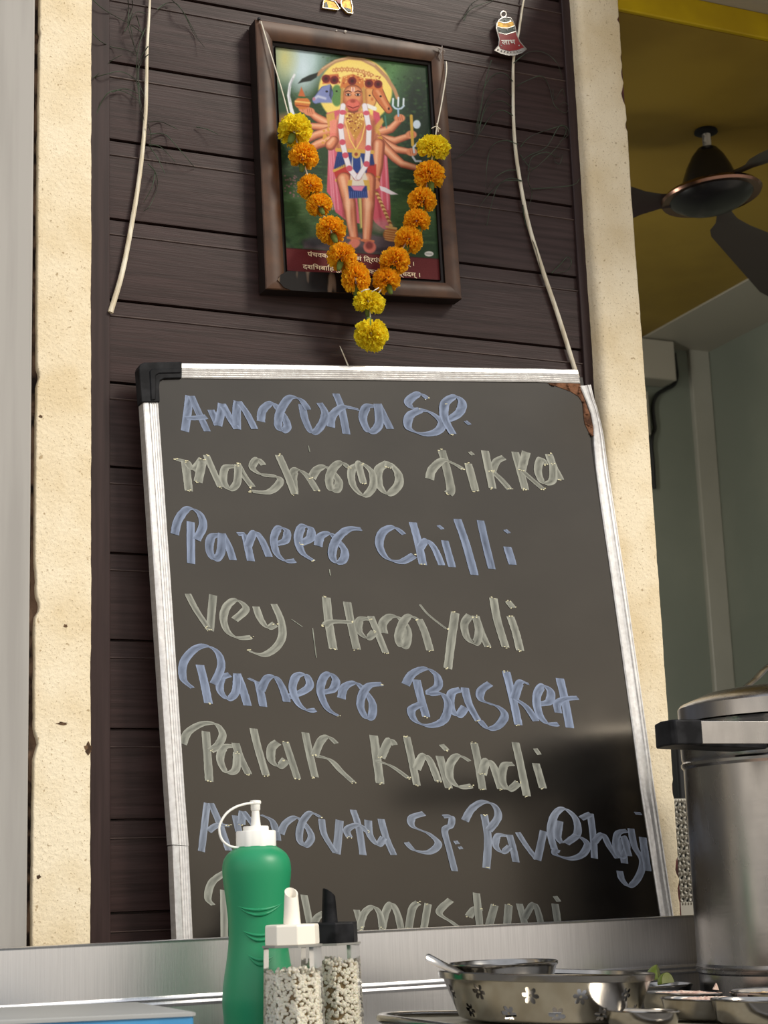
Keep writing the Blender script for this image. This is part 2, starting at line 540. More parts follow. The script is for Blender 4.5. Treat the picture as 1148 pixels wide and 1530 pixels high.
# kitchen room beyond the right pillar
ZC = 2.417
YB = 1.275
XRW = 2.235
m = MB()
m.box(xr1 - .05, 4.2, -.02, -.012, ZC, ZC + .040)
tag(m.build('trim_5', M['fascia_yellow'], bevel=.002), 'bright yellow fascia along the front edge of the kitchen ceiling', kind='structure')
m = MB()
m.box(xr1 - .05, 4.2, -.10, .06, ZC + .040, ZC + .066)
tag(m.build('trim_6', M['offwhite'], bevel=.002), 'pale grey strip above the yellow fascia', kind='structure')
m = MB()
m.box(xr1 - .05, 4.2, -.60, .10, ZC + .066, ZC + .10)
tag(m.build('trim_7', M['darkgrey'], bevel=.002), 'dark grey overhang above the yellow fascia', kind='structure')
XS = (at_z(960, 492, ZC).x + at_z(1148, 412, ZC).x) / 2
m = MB()
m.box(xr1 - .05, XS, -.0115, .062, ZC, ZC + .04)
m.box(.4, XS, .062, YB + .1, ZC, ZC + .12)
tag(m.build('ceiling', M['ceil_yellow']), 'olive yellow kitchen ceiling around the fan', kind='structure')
m = MB()
m.box(XS, 4.0, .0605, YB + .1, ZC - .004, ZC + .12)
tag(m.build('trim_8', M['offwhite']), 'grey band along the right side of the kitchen ceiling', kind='structure')
m = MB()
m.box(.4, 2.6, YB, YB + .1, .0, ZC)
tag(m.build('wall_kitchen_back', M['enamel'], bevel=.002), 'grey green gloss painted back wall of the kitchen', kind='structure')
m = MB()
xc0, xc1 = at(1031, 520, YB - .012).x, at(1060, 520, YB - .012).x
m.box(xc0, xc1, YB - .012, YB + .02, 0, ZC)
tag(m.build('trim_9', M['enamel_pale'], bevel=.003), 'pale vertical corner post on the kitchen back wall', kind='structure')
m = MB()
m.box(xc1, xc1 + .06, -0.0, YB + .1, 0, ZC - .004)
kw = m.build('wall_kitchen_right', M['enamel'])
tag(kw, 'grey green gloss painted side wall at the right of the kitchen', kind='structure')
m = MB()
m.box(xr1 - .4, xr1 - .3, .09, YB + .1, 0, ZC)
tag(m.build('wall_kitchen_left', M['enamel']), 'painted kitchen wall behind the planked wall', kind='structure')
m = MB()
m.box(-6, 6, -9, 1.4, -.06, 0)
tag(m.build('floor', M['concrete']), 'pale concrete floor and forecourt', kind='structure')

kl = bpy.data.lights.new('kitchen_tube_light', 'AREA')
kl.shape = 'RECTANGLE'
kl.size, kl.size_y = .12, 1.0
kl.energy = 4.2
kl.color = (1.0, .98, .90)
klo = bpy.data.objects.new('kitchen_tube_light', kl)
COL.objects.link(klo)
klo.location = (1.0, .55, 1.95)
klo.rotation_euler = Vector((1, .25, -.15)).to_track_quat('-Z', 'Y').to_euler()

# counter (structure of the serving hatch) and its steel upstand
ZK = 1.10
YS = -.115
m = MB()
m.box(-1.3, 2.2, -.75, -.062, ZK - .04, ZK)
m.box(-1.3, 2.2, -.70, -.064, 0, ZK - .04)
counter = tag(m.build('serving_counter', M['counter'], bevel=.002, at_=(.6, -.4, 0)), 'brushed steel serving counter along the bottom of the photo', 'counter')
pr = [(YS + .012, 1.197), (YS + .012, 1.2032), (YS, 1.2032), (YS - .0008, 1.2025), (YS, 1.2008), (YS, 1.2000), (YS, 1.1490), (YS, 1.1482), (YS - .0025, 1.1455), (YS - .0005, 1.143), (YS - .0022, 1.1405), (YS, 1.138), (YS, 1.1372), (YS, 1.1070), (YS, 1.106), (YS - .002, 1.1005), (YS - .002, 1.1003), (YS + .012, 1.1)]
m = MB()
xs = [-1.3 + 2.465 * i / 60 for i in range(61)]
m.loft([[(x, y + .0012 * math.sin(x * 7 + z * 4) * (1 if .0 < 1 else 0), z) for y, z in pr] for x in xs], True, True, True)
tag(m.build('steel_upstand', M['steel'], smooth=50, at_=(.5, YS, ZK)), 'long brushed steel sheet standing upright along the back of the counter below the chalkboard', 'splashback')

# ================================================================== CHALKBOARD
BN = Vector((0, -1, .0333)).normalized()           # leans back a little
BP = Vector((.8, -.037, 1.85))


def bd(px, py, lift=0.0):
    return at_plane(px, py, BP, BN) + BN * lift


def curl(px, py):                            # the torn corner lifts forward a little
    r = math.hypot(px - 886, (py - 572) * .85) / 130
    return .0085 * (1 - r) ** 2 if r < 1 else 0.0


board = thing('chalkboard', bd(640, 1480), 'black menu chalkboard in an aluminium frame with a torn top right corner', 'chalkboard')
pan = [bd(222, 556), bd(866, 566), bd(890, 650), bd(903, 760), bd(921, 860), bd(958, 1120), bd(995, 1368), bd(1018, 1530), bd(288, 1530), bd(238, 860)]
m = MB()
m.prism([p - BN * .0006 for p in pan], -BN * .010)
NX, NY = 70, 90
vs = []
for j in range(NY + 1):
    v = (j / NY) ** 1.3
    for i in range(NX + 1):
        u = 1 - (1 - i / NX) ** 1.3
        xl, xr = 222 + 66 * v, 867 + 149 * v
        x, y = xl + (xr - xl) * u, (556 + 10 * u) * (1 - v) + 1530 * v
        vs.append(bd(x, y, curl(x, y)))
m.add(vs, [(j * (NX + 1) + i, j * (NX + 1) + i + 1, (j + 1) * (NX + 1) + i + 1, (j + 1) * (NX + 1) + i) for j in range(NY) for i in range(NX)])
m.build('board_panel', M['board'], board, smooth=20, fixn=False)

PR = [(-.06, -.013), (-.02, -.001), (0, .0015), (.07, .0022), (.34, .0024), (.37, .0010), (.41, .0010), (.44, .0022), (.56, .0016), (.60, .0022), (.70, .0016), (.74, .0022), (.84, .0016), (.90, .0022), (1.0, .0014), (1.0, -.004)]


def rail(name, A, B, prf=PR, mt='alu', jit=0.0, smooth=25):
    m = MB()
    rings = []
    for (a, b) in zip(A, B):
        pa, pb = bd(*a), bd(*b)
        cu_ = curl((a[0] + b[0]) / 2, (a[1] + b[1]) / 2)
        rings.append([pa.lerp(pb, t) + BN * (h + cu_ + random.uniform(-jit, jit)) for t, h in prf])
    m.loft(rings, True, True, True)
    return m.build(name, M[mt], board, smooth=smooth)


def dens(pts, n):
    out = []
    for i in range(len(pts) - 1):
        for k in range(n):
            t = k / n
            out.append((pts[i][0] * (1 - t) + pts[i + 1][0] * t, pts[i][1] * (1 - t) + pts[i + 1][1] * t))
    return out + [pts[-1]]


tag(rail('frame_rail', dens([(268, 543.5), (560, 547.5), (800, 551.5), (859, 555)], 6), dens([(268, 565.5), (560, 568.5), (800, 571.5), (863, 575)], 6), jit=.0001), 'top aluminium rail')
rail('frame_rail', dens([(213, 599), (230, 860), (250.8, 1180), (256.5, 1262)], 8), dens([(235.5, 599), (254, 860), (275, 1180), (281.5, 1264)], 8), jit=.0001)
rail('frame_rail', dens([(257.2, 1263.5), (263, 1402), (269, 1530)], 4), dens([(281, 1264.5), (287.5, 1402), (295, 1530)], 4), jit=.0001)
PRr = [(1.05, -.013), (1.02, -.002), (1.0, .0012), (.93, .0016), (.90, .0004), (.82, .0004), (.78, .0020), (.70, .0022), (.66, .0010), (.60, .0014), (.45, .0008), (.3, .0014), (.08, .0022), (0, .0012), (0, -.004)]
rr_ = rail('frame_rail', [(862, 579.5), (872, 601), (880, 620), (885, 641), (886, 664), (890, 700), (898, 760)] + dens([(912.6, 860), (949, 1120), (957, 1180), (986.6, 1368), (1010, 1530)], 5),
           [(878.5, 577.5), (884, 598), (890, 612), (896, 633), (901, 652), (908, 700), (917.5, 760)] + dens([(933, 860), (970, 1120), (978, 1180), (1006, 1368), (1027, 1530)], 5), PRr, jit=.0002)
tag(rr_, 'bent and buckled right aluminium rail')
cap = [(207, 552), (209, 546), (215, 543), (271.5, 542), (271.5, 566), (245, 567), (239, 570), (237.5, 578), (238.5, 602), (211, 602.5)]
m = MB()
m.prism([bd(x - 1, y, .0042) for x, y in cap], -BN * .0175)
m.prism([bd(x, y, .0056) for x, y in ((222, 556), (226, 553), (269, 552), (269, 559), (236, 560), (231, 563), (231, 599), (224, 600))], -BN * .002)
tag(m.build('corner_cap', M['blackplastic'], board, smooth=20, bevel=.0012), 'black plastic corner cap')
c8 = lambda x, y: (800 + x / 6.956, 540 + y / 6.956)
core = [(120, 235), (300, 232), (440, 248), (490, 420), (550, 560), (592, 700), (585, 775), (550, 750), (500, 650), (485, 560), (470, 440), (430, 380), (350, 325), (230, 275)]
m = MB()
cc = [bd(*c8(*p), .0008 + curl(*c8(*p))) for p in core]
m.prism(cc, -BN * .003)
lump = MB()
for i in range(46):
    t = random.random()
    s_ = int(t * 7)
    a = core[s_]
    b = core[13 - s_]
    w = random.uniform(.1, .9)
    q8 = c8(a[0] * (1 - w) + b[0] * w, a[1] * (1 - w) + b[1] * w)
    p = bd(*q8, .0010 + curl(*q8))
    r = random.uniform(.0008, .002)
    m.lathe([(r * .2, -r), (r, -.3 * r), (r * .8, .5 * r), (r * .1, r)], p, 6, True, True)
tag(m.build('exposed_core', M['fibre'], board, smooth=60), 'torn brown fibre core')

# ---- chalk writing: broad-nib strokes traced letter by letter
CA = lambda x, y: (200 + x / 2.87, 540 + y / 2.87)
CB = lambda x, y: (560 + x / 2.87, 540 + y / 2.87)
CD = lambda x, y: (200 + x / 2.87, 860 + y / 2.87)
CE = lambda x, y: (560 + x / 2.4957, 860 + y / 2.4957)
CF = lambda x, y: (240 + x / 2.87, 1160 + y / 2.87)
CG = lambda x, y: (600 + x / 2.6698, 1160 + y / 2.6698)
LINES = [
 ('chalk_blue', 'blue chalk line reading Amruta Sp.', [
  (CA, [[(238, 148), (230, 220), (219, 300)], [(246, 148), (280, 225), (315, 300)], [(222, 243), (260, 243), (312, 238)],
        [(330, 208), (345, 240), (360, 275)], [(360, 275), (372, 225), (378, 182)], [(378, 182), (410, 240), (442, 290)], [(442, 290), (440, 220), (446, 172)], [(448, 172), (485, 225), (518, 290)],
        [(545, 258), (552, 210), (590, 180), (620, 205), (648, 245), (658, 280), (640, 298), (620, 280), (622, 235), (640, 190), (672, 155), (715, 165), (748, 208)],
        [(722, 185), (735, 250), (765, 305), (800, 280), (820, 225), (796, 178)],
        [(866, 138), (890, 200), (912, 312)], [(845, 282), (850, 235), (890, 198), (925, 198), (965, 208)],
        [(1042, 195), (1000, 195), (982, 245), (1010, 302), (1050, 272), (1046, 185)], [(1046, 182), (1070, 230), (1100, 290)]]),
  (CB, [[(228, 160), (190, 140), (146, 170), (162, 200), (235, 218), (286, 262), (268, 300), (205, 312), (146, 286), (148, 236), (195, 208)],
        [(300, 180), (296, 240), (318, 248), (362, 220), (374, 178), (345, 152), (300, 182), (300, 245), (335, 312)], [(388, 256), (408, 272)]])]),
 ('chalk_grey', 'grey chalk line reading Mashroo Tikka', [
  (CA, [[(178, 420), (222, 428)], [(220, 428), (228, 490), (236, 556)], [(226, 430), (256, 462), (296, 420)], [(296, 420), (285, 470), (275, 518)], [(310, 402), (340, 470), (372, 540)],
        [(432, 450), (392, 458), (384, 510), (410, 548), (442, 520), (446, 445)], [(444, 440), (472, 490), (510, 540)],
        [(556, 445), (530, 420), (508, 455), (545, 485), (612, 495), (624, 522), (578, 560), (506, 558)],
        [(620, 402), (655, 480), (690, 570)], [(688, 560), (682, 490), (700, 465), (742, 490), (786, 556)],
        [(762, 500), (785, 465), (820, 452), (852, 475), (878, 515), (870, 550), (845, 548), (838, 500), (858, 455), (890, 435), (920, 455)],
        [(975, 440), (935, 465), (940, 530), (985, 575), (1024, 540), (1022, 480), (985, 442), (965, 445), (985, 525)],
        [(1090, 436), (1050, 465), (1052, 530), (1090, 568), (1134, 530), (1132, 480), (1098, 440), (1092, 455)]]),
  (CB, [[(286, 380), (306, 450), (326, 545), (316, 568)], [(235, 505), (246, 465), (292, 425), (340, 440), (380, 464)], [(400, 438), (432, 556)], [(406, 388), (422, 402)],
        [(472, 383), (505, 545)], [(555, 412), (522, 430), (502, 475)], [(500, 468), (540, 505), (580, 550)],
        [(602, 388), (646, 550)], [(650, 388), (636, 440), (630, 468)], [(630, 468), (672, 505), (722, 548)],
        [(732, 442), (712, 420), (700, 470), (722, 520), (762, 510), (764, 440)], [(746, 398), (766, 450), (798, 508)]])]),
 ('chalk_blue', 'blue chalk line reading Paneer Chilli', [
  (CA, [[(175, 742), (190, 680), (232, 632), (280, 652), (296, 705), (268, 765)], [(243, 688), (245, 867)],
        [(372, 745), (332, 755), (325, 812), (346, 848), (372, 820), (378, 738)], [(378, 738), (405, 790), (426, 852)],
        [(444, 740), (480, 742)], [(478, 742), (490, 800), (502, 856)], [(488, 795), (515, 735), (546, 762), (580, 838)],
        [(612, 782), (650, 768), (655, 728), (622, 715), (600, 760), (612, 822), (648, 855), (692, 855)],
        [(712, 782), (756, 758), (756, 718), (722, 710), (704, 760), (722, 820), (772, 856)],
        [(790, 792), (800, 752), (838, 738), (870, 765), (902, 810), (898, 850), (868, 862), (850, 832), (860, 780), (892, 738), (930, 718), (975, 720)]]),
  (CB, [[(126, 742), (80, 712), (32, 735), (20, 790), (50, 842), (110, 860), (168, 832)], [(163, 690), (185, 770), (207, 872)], [(196, 800), (222, 768), (256, 802), (288, 874)],
        [(300, 768), (332, 882)], [(272, 703), (292, 720)], [(354, 676), (390, 780), (428, 916)], [(453, 682), (475, 780), (502, 890)], [(568, 795), (592, 872)], [(558, 722), (576, 737)]])]),
 ('chalk_grey', 'grey chalk line reading Vey. Hariyali', [
  (CD, [[(230, 78), (268, 150), (316, 222)], [(340, 83), (326, 236)], [(432, 190), (480, 142), (440, 106), (400, 130), (384, 182), (400, 236), (442, 266), (505, 265)],
        [(523, 133), (545, 190), (575, 222), (606, 208)], [(600, 122), (630, 190), (636, 260), (606, 312), (552, 340), (490, 322)],
        [(825, 93), (836, 200), (855, 316)], [(914, 113), (930, 200), (956, 317)], [(818, 215), (850, 198), (932, 200)],
        [(1012, 186), (970, 190), (965, 236), (1000, 268), (1032, 242)], [(1015, 174), (1042, 240), (1080, 332)]]),
  (CE, [[(35, 215), (30, 178), (60, 152), (95, 162), (122, 205), (116, 258), (98, 262), (88, 230), (104, 178), (130, 152), (162, 165)], [(165, 162), (186, 210), (207, 280)],
        [None, (168, 108), (200, 146), (268, 200)], [(300, 138), (287, 230), (272, 347)], [(355, 148), (334, 182), (345, 232), (376, 252), (388, 205), (375, 152)], [(375, 150), (396, 210), (422, 267)],
        [(442, 84), (458, 170), (488, 268)], [(505, 153), (525, 210), (542, 280)], [(496, 96), (516, 121)]])]),
 ('chalk_blue', 'blue chalk line reading Paneer Basket', [
  (CD, [[(252, 482), (212, 442), (214, 372), (260, 316), (312, 302), (360, 332), (374, 392), (342, 466)], [(283, 383), (300, 450), (320, 548)],
        [(412, 425), (376, 440), (370, 492), (402, 528), (436, 500), (442, 428)], [(442, 420), (465, 480), (488, 558)],
        [(490, 440), (532, 460)], [(533, 455), (545, 510), (555, 562)], [(545, 492), (570, 442), (606, 436), (636, 480), (656, 542)],
        [(662, 520), (720, 500), (754, 470), (736, 427), (697, 432), (680, 482), (700, 542), (738, 576), (780, 577)],
        [(800, 502), (850, 490), (866, 452), (842, 422), (812, 440), (800, 500), (830, 570), (876, 602)],
        [(890, 527), (902, 480), (948, 460), (985, 490), (1022, 545), (1020, 602), (995, 608), (972, 560), (980, 510), (1010, 472), (1065, 465)]]),
  (CE, [[(115, 407), (140, 367), (190, 347), (230, 372), (236, 412), (202, 440), (250, 442), (274, 482), (256, 540), (202, 560), (152, 542), (136, 502), (170, 480)], [(155, 388), (170, 450), (192, 527)],
        [(320, 425), (286, 440), (284, 492), (310, 522), (337, 490)], [(335, 418), (352, 480), (386, 542)],
        [(430, 403), (396, 430), (400, 465), (460, 490), (484, 522), (460, 560), (422, 570), (392, 542)],
        [(490, 358), (515, 460), (536, 557)], [(575, 405), (542, 400), (520, 460)], [(520, 458), (565, 490), (602, 543)],
        [(606, 480), (650, 470), (655, 432), (626, 412), (604, 452), (612, 512), (642, 550), (686, 555)], [(690, 383), (706, 450), (728, 568)], [(685, 512), (682, 477), (712, 460), (758, 456)]])]),
 ('chalk_grey', 'grey chalk line reading Palak Khichdi', [
  (CD, [[(210, 722), (232, 672), (290, 637), (350, 637), (380, 680), (362, 725), (328, 752)], [(308, 668), (316, 780), (323, 882)],
        [(432, 732), (386, 737), (370, 790), (396, 842), (436, 832), (442, 760)], [(435, 718), (456, 780), (492, 852)], [(512, 656), (532, 740), (567, 857)],
        [(617, 715), (590, 740), (590, 792), (622, 818), (652, 790)], [(650, 713), (672, 780), (702, 872)], [(735, 673), (755, 770), (777, 864)], [(870, 720), (832, 692), (800, 712), (775, 772)], [(775, 772), (840, 790), (892, 842), (942, 887)],
        [(1028, 685), (1044, 800), (1056, 892)], [(1120, 727), (1095, 707), (1060, 782)]]),
  (CE, [[(0, 690), (60, 710), (126, 756)], [(118, 600), (136, 680), (157, 782)], [(155, 722), (180, 672), (206, 692), (237, 768)], [(242, 673), (258, 730), (277, 793)], [(248, 630), (270, 652)],
        [(355, 692), (312, 672), (282, 702), (280, 752), (312, 787), (362, 785)], [(370, 624), (386, 700), (402, 797)], [(400, 742), (416, 692), (442, 712), (472, 797)],
        [(517, 702), (482, 710), (476, 765), (500, 797), (536, 772)], [(524, 622), (542, 700), (567, 822)], [(600, 700), (612, 740), (627, 793)], [(598, 645), (614, 668)]])]),
 ('chalk_blue', 'blue chalk line reading Amruta Sp. Pav Bhaji', [
  (CF, [[(200, 115), (188, 210), (175, 322)], [(215, 115), (252, 200), (292, 318)], [(205, 235), (242, 210), (292, 212)],
        [(320, 168), (336, 240)], [(352, 150), (346, 205)], [(355, 150), (420, 240)], [(430, 165), (480, 195), (502, 275)],
        [(515, 247), (535, 202), (582, 177), (625, 215), (646, 262), (620, 297), (595, 270), (602, 208), (640, 158), (685, 175)],
        [(690, 183), (702, 250), (750, 328)], [(768, 188), (755, 332)], [(825, 143), (850, 220), (868, 337)], [(810, 262), (800, 228), (848, 208), (884, 236)],
        [(890, 188), (897, 250), (932, 292), (957, 262)], [(945, 183), (966, 260), (1000, 337)]]),
  (CG, [[(90, 148), (42, 165), (46, 200), (110, 230), (146, 270), (110, 302), (52, 295), (18, 263)], [(165, 160), (198, 162), (196, 195), (172, 217), (190, 290), (212, 378)], [(214, 257), (224, 270)], [(230, 280), (239, 290)],
        [(253, 177), (280, 130), (326, 102), (370, 117), (385, 162), (348, 216)], [(330, 153), (345, 250), (338, 367)],
        [(432, 240), (386, 236), (376, 277), (402, 302), (432, 280)], [(430, 233), (446, 290), (457, 342)], [(463, 223), (500, 280), (540, 332)], [(567, 218), (542, 334)],
        [(630, 178), (624, 240), (640, 267)], [(610, 292), (594, 220), (612, 152), (650, 130), (694, 170), (700, 230), (658, 266), (700, 240), (740, 270), (720, 312), (670, 328), (615, 312), (617, 290)],
        [(715, 168), (755, 150)], [(753, 148), (765, 240), (770, 327)], [(770, 262), (802, 232), (830, 280), (862, 327)], [(900, 217), (862, 230), (856, 292), (880, 322), (900, 280), (885, 240), (908, 318)], [(878, 250), (890, 347)],
        [(915, 208), (930, 280), (962, 340), (945, 402), (910, 437), (880, 412), (870, 377)], [(962, 243), (970, 300), (982, 377)], [(930, 147), (957, 149)]])]),
 ('chalk_grey', 'grey chalk line half hidden by the steel sheet, ending in mastani', [
  (CF, [[(225, 552), (202, 520), (222, 452), (290, 405)], [(270, 488), (273, 720)], [(615, 508), (642, 640)], [(655, 640), (672, 605), (700, 585)], [(840, 572), (862, 645)], [(852, 660), (872, 590), (910, 560), (940, 590), (952, 660)], [(950, 650), (965, 582), (990, 547), (1016, 592), (1032, 660)]]),
  (CG, [[(28, 610), (42, 530), (66, 503)], [(88, 610), (106, 508)], [(196, 493), (150, 542), (200, 582), (235, 605)], [(298, 465), (312, 600)], [(268, 560), (292, 530), (322, 530)], [(348, 600), (372, 513)], [(420, 600), (428, 513)],
        [(470, 508), (492, 590)], [(490, 565), (530, 510), (560, 600)], [(612, 508), (626, 600)], [(612, 478), (628, 500)]])]),
]
NIB = Vector((10.6, 4.0))
zc_ = 0


def stroke_mesh(mb, cols, pts2, col, width=1.0, minw=1.15):
    global zc_
    zc_ += 1
    sp = spline([Vector((p[0], p[1])) for p in pts2], 9)
    n = len(sp)
    NC = 7
    vs, fs = [], []
    lift = .00022 + (zc_ % 9) * .00005
    wj = random.uniform(.9, 1.08)
    dens_ = random.uniform(.82, 1.0)
    for i, p in enumerate(sp):
        t = (sp[min(i + 1, n - 1)] - sp[max(i - 1, 0)])
        t = t.normalized() if t.length > 1e-6 else Vector((0, 1))
        nn = Vector((-t.y, t.x))
        hw = (abs(NIB.dot(nn)) / 2 * width * wj + minw)
        hw *= 1 + .08 * mnoise.noise(Vector((p.x * .25, p.y * .25, zc_)))
        k = NIB.normalized() * (1 if NIB.dot(nn) >= 0 else -1)
        d = nn.lerp(k, .55 if i in (0, n - 1) else .25).normalized()
        for c in range(NC):
            w = 2 * c / (NC - 1) - 1
            a = p + d * hw * w
            vs.append(bd(a.x, a.y, lift + i * 4e-6))
            f = .50 + .42 * abs(w) ** 1.8 + .30 * mnoise.noise(Vector((i * .22, c * 1.9, zc_ * 3.1))) + .10 * mnoise.noise(Vector((i * 1.7, c * 5, zc_)))
            f = max(.16, min(1.0, f)) * dens_
            cols.append([col[q] * f + .012 * (1 - f) for q in range(3)] + [1.0])
    for i in range(n - 1):
        for c in range(NC - 1):
            a = i * NC + c
            fs.append((a, a + 1, a + NC + 1, a + NC))
    mb.add(vs, fs)
    return sp


WORDS = [([590], ['Amruta', 'Sp.']), ([620], ['Mashroo', 'Tikka']), ([540], ['Paneer', 'Chilli']), ([460], ['Vey', 'Hariyali']), ([585], ['Paneer', 'Basket']), ([545], ['Palak', 'Khichdi']),
         ([600, 690, 815], ['Amruta', 'Sp.', 'Pav', 'Bhaji']), ([350, 515], ['cut off by the green bottle', 'cut off by the seed shakers', 'mastani'])]
ORD = ['first', 'second', 'third', 'fourth', 'fifth', 'sixth', 'seventh', 'last']
CHALK = {'chalk_blue': srgb(154, 167, 194), 'chalk_grey': srgb(174, 175, 164)}
for li, (mt, lab, groups) in enumerate(LINES):
    bounds, names = WORDS[li]
    buckets = [[] for _ in names]
    for (cf, strokes) in groups:
        for st in strokes:
            q = [cf(*p) for p in st if p]
            if st[0] is None: q = [q[0], q[0]] + q[1:]
            mx_ = sum(p[0] for p in q) / len(q)
            buckets[sum(mx_ > b for b in bounds)].append(q)
    for nm, qs in zip(names, buckets):
        mb, cols = MB(), []
        tips = []
        for q in qs:
            L = sum((Vector(q[i + 1]) - Vector(q[i])).length for i in range(len(q) - 1))
            small = L < 12
            thin = q[0] == q[1]
            if thin: q = q[1:]
            sp = stroke_mesh(mb, cols, q, srgb(160, 169, 186) if li == 6 else CHALK[mt], .12 if thin else .62 if small else (.85 if li > 5 else 1.0))
            if (mt == 'chalk_grey' or random.random() < .25) and not small:
                for e in (sp[-1],) if random.random() < .6 else (sp[0], sp[-1]):
                    for k in range(3):
                        tips.append(e + Vector((random.uniform(-4, 4), random.uniform(-1.6, 1.6))))
        for c in tips:
            w, h = random.uniform(.7, 1.9), random.uniform(.5, 1.0)
            a = random.uniform(-.8, .8)
            pl_ = [c + Vector((w * math.cos(a + q_), h * math.sin(a + q_))) for q_ in (0, 1.3, 2.3, 3.3, 4.4, 5.4)]
            mb.add([bd(p.x, p.y, .0008) for p in pl_], [tuple(range(6))])
            cols += [[*srgb(222, 216, 182), 1.0]] * 6
        o = mb.build('chalk_word', M['chalk'], board, smooth=0, fixn=False)
        at_c = o.data.color_attributes.new('Col', 'FLOAT_COLOR', 'POINT')
        at_c.data.foreach_set('color', np.array(cols, np.float32).ravel())
        tag(o, ('blue' if mt == 'chalk_blue' else 'grey') + ' chalk word ' + nm + ' on the ' + ORD[li] + ' line')
# stray thin chalk scratches
for cf, st in ((CA, [(748, 362), (754, 388)]), (CD, [(676, 188), (722, 220)]), (CD, [(766, 226), (774, 290), (782, 352)]), (CA, [(838, 892), (842, 918)])):
    mb = MB()
    sp = [Vector(cf(*p)) for p in st]
    vs = []
    for i, p in enumerate(sp):
        vs += [bd(p.x - .6, p.y, .0007), bd(p.x + .8, p.y, .0007)]
    mb.add(vs, [(2 * i, 2 * i + 1, 2 * i + 3, 2 * i + 2) for i in range(len(sp) - 1)])
    tag(mb.build('chalk_scratch', M['chalk_grey'], board, smooth=0), 'thin stray chalk scratch')

# ================================================================== FRAMED PRINT
FY = -.026
fr = at(540, 250, 0)
frame = thing('framed_print', (fr.x, -.01, fr.z), 'devotional colour print in a brown wooden frame hung with marigolds on the planked wall', 'picture')
fo = [(381, 29), (662, 70.5), (690, 447), (397, 432)]
fi = [(412, 68), (640.5, 96.5), (660, 418), (430, 404)]
PO = [at(x, y, FY) for x, y in fo]
PI_ = [at(x, y, FY + .004) for x, y in fi]
m = MB()
steps = [(0, .0), (.04, -.0015), (.25, -.0035), (.6, -.0035), (.82, -.001), (.84, .003), (1.0, .004)]
for i in range(4):
    j = (i + 1) % 4
    ring_i = [PO[i].lerp(PI_[i], t) + Vector((0, dy, 0)) for t, dy in steps]
    ring_j = [PO[j].lerp(PI_[j], t) + Vector((0, dy, 0)) for t, dy in steps]
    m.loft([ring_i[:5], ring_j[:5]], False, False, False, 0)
    m.loft([ring_i[4:], ring_j[4:]], False, False, False, 1)  # dark inner liner, with the moulding's shadow band put into its colour
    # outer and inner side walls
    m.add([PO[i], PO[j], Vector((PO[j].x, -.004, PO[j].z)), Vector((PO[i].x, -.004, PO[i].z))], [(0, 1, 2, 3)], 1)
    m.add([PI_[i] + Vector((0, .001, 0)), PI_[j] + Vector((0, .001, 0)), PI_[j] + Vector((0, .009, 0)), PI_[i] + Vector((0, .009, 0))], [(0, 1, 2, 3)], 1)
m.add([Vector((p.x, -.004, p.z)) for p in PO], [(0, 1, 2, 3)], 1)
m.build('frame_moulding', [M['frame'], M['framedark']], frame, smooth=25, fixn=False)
sc_ = [(415, 418), (420, 410), (430, 405), (520, 408), (522, 437), (470, 436), (436, 434), (424, 429)]
m = MB()
m.prism([at(x, y, FY - .0038) for x, y in sc_], (0, .0005, 0))
tag(m.build('scuffed_patch', M['scuff'], frame, smooth=0), 'dark scuffed lacquer patch on the lower left of the frame')

# --- the print: colours painted onto a fine grid (flat artwork at its place)
NU, NV = 330, 475
PYP = FY + .0085
qc = [(403, 58), (649, 88), (668, 428), (422, 414)]
uu, vv = np.meshgrid(np.linspace(0, 1, NU), np.linspace(0, 1, NV))
PX = (1 - uu) * (1 - vv) * qc[0][0] + uu * (1 - vv) * qc[1][0] + uu * vv * qc[2][0] + (1 - uu) * vv * qc[3][0]
PY = (1 - uu) * (1 - vv) * qc[0][1] + uu * (1 - vv) * qc[1][1] + uu * vv * qc[2][1] + (1 - uu) * vv * qc[3][1]
QX, QY = (PX - 410) * 4.592, (PY - 60) * 4.592
IMG = np.zeros((NV, NU, 3))
IMG[:] = (46, 70, 44)


def blend(a, col):
    global IMG
    IMG = IMG * (1 - a[..., None]) + np.array(col, float) * a[..., None]


def sm(d, soft):                     # d < 0 is inside
    return np.clip(.5 - d / (2 * soft), 0, 1)


def ell(cx, cy, rx, ry, col, soft=4, op=1.0, ang=0):
    c, s_ = math.cos(ang), math.sin(ang)
    x, y = (QX - cx), (QY - cy)
    x, y = x * c + y * s_, -x * s_ + y * c
    d = (np.sqrt((x / rx) ** 2 + (y / ry) ** 2) - 1) * min(rx, ry)
    blend(sm(d, soft) * op, col)


def cap_(pts, r, col, soft=3, op=1.0, r2=None):
    D = np.full(QX.shape, 1e9)
    n = len(pts) - 1
    for i in range(n):
        (x0, y0), (x1, y1) = pts[i], pts[i + 1]
        dx, dy = x1 - x0, y1 - y0
        t = np.clip(((QX - x0) * dx + (QY - y0) * dy) / (dx * dx + dy * dy + 1e-9), 0, 1)
        rr = r if r2 is None else r + (r2 - r) * (i + t) / n
        D = np.minimum(D, np.hypot(QX - x0 - t * dx, QY - y0 - t * dy) - rr)
    blend(sm(D, soft) * op, col)


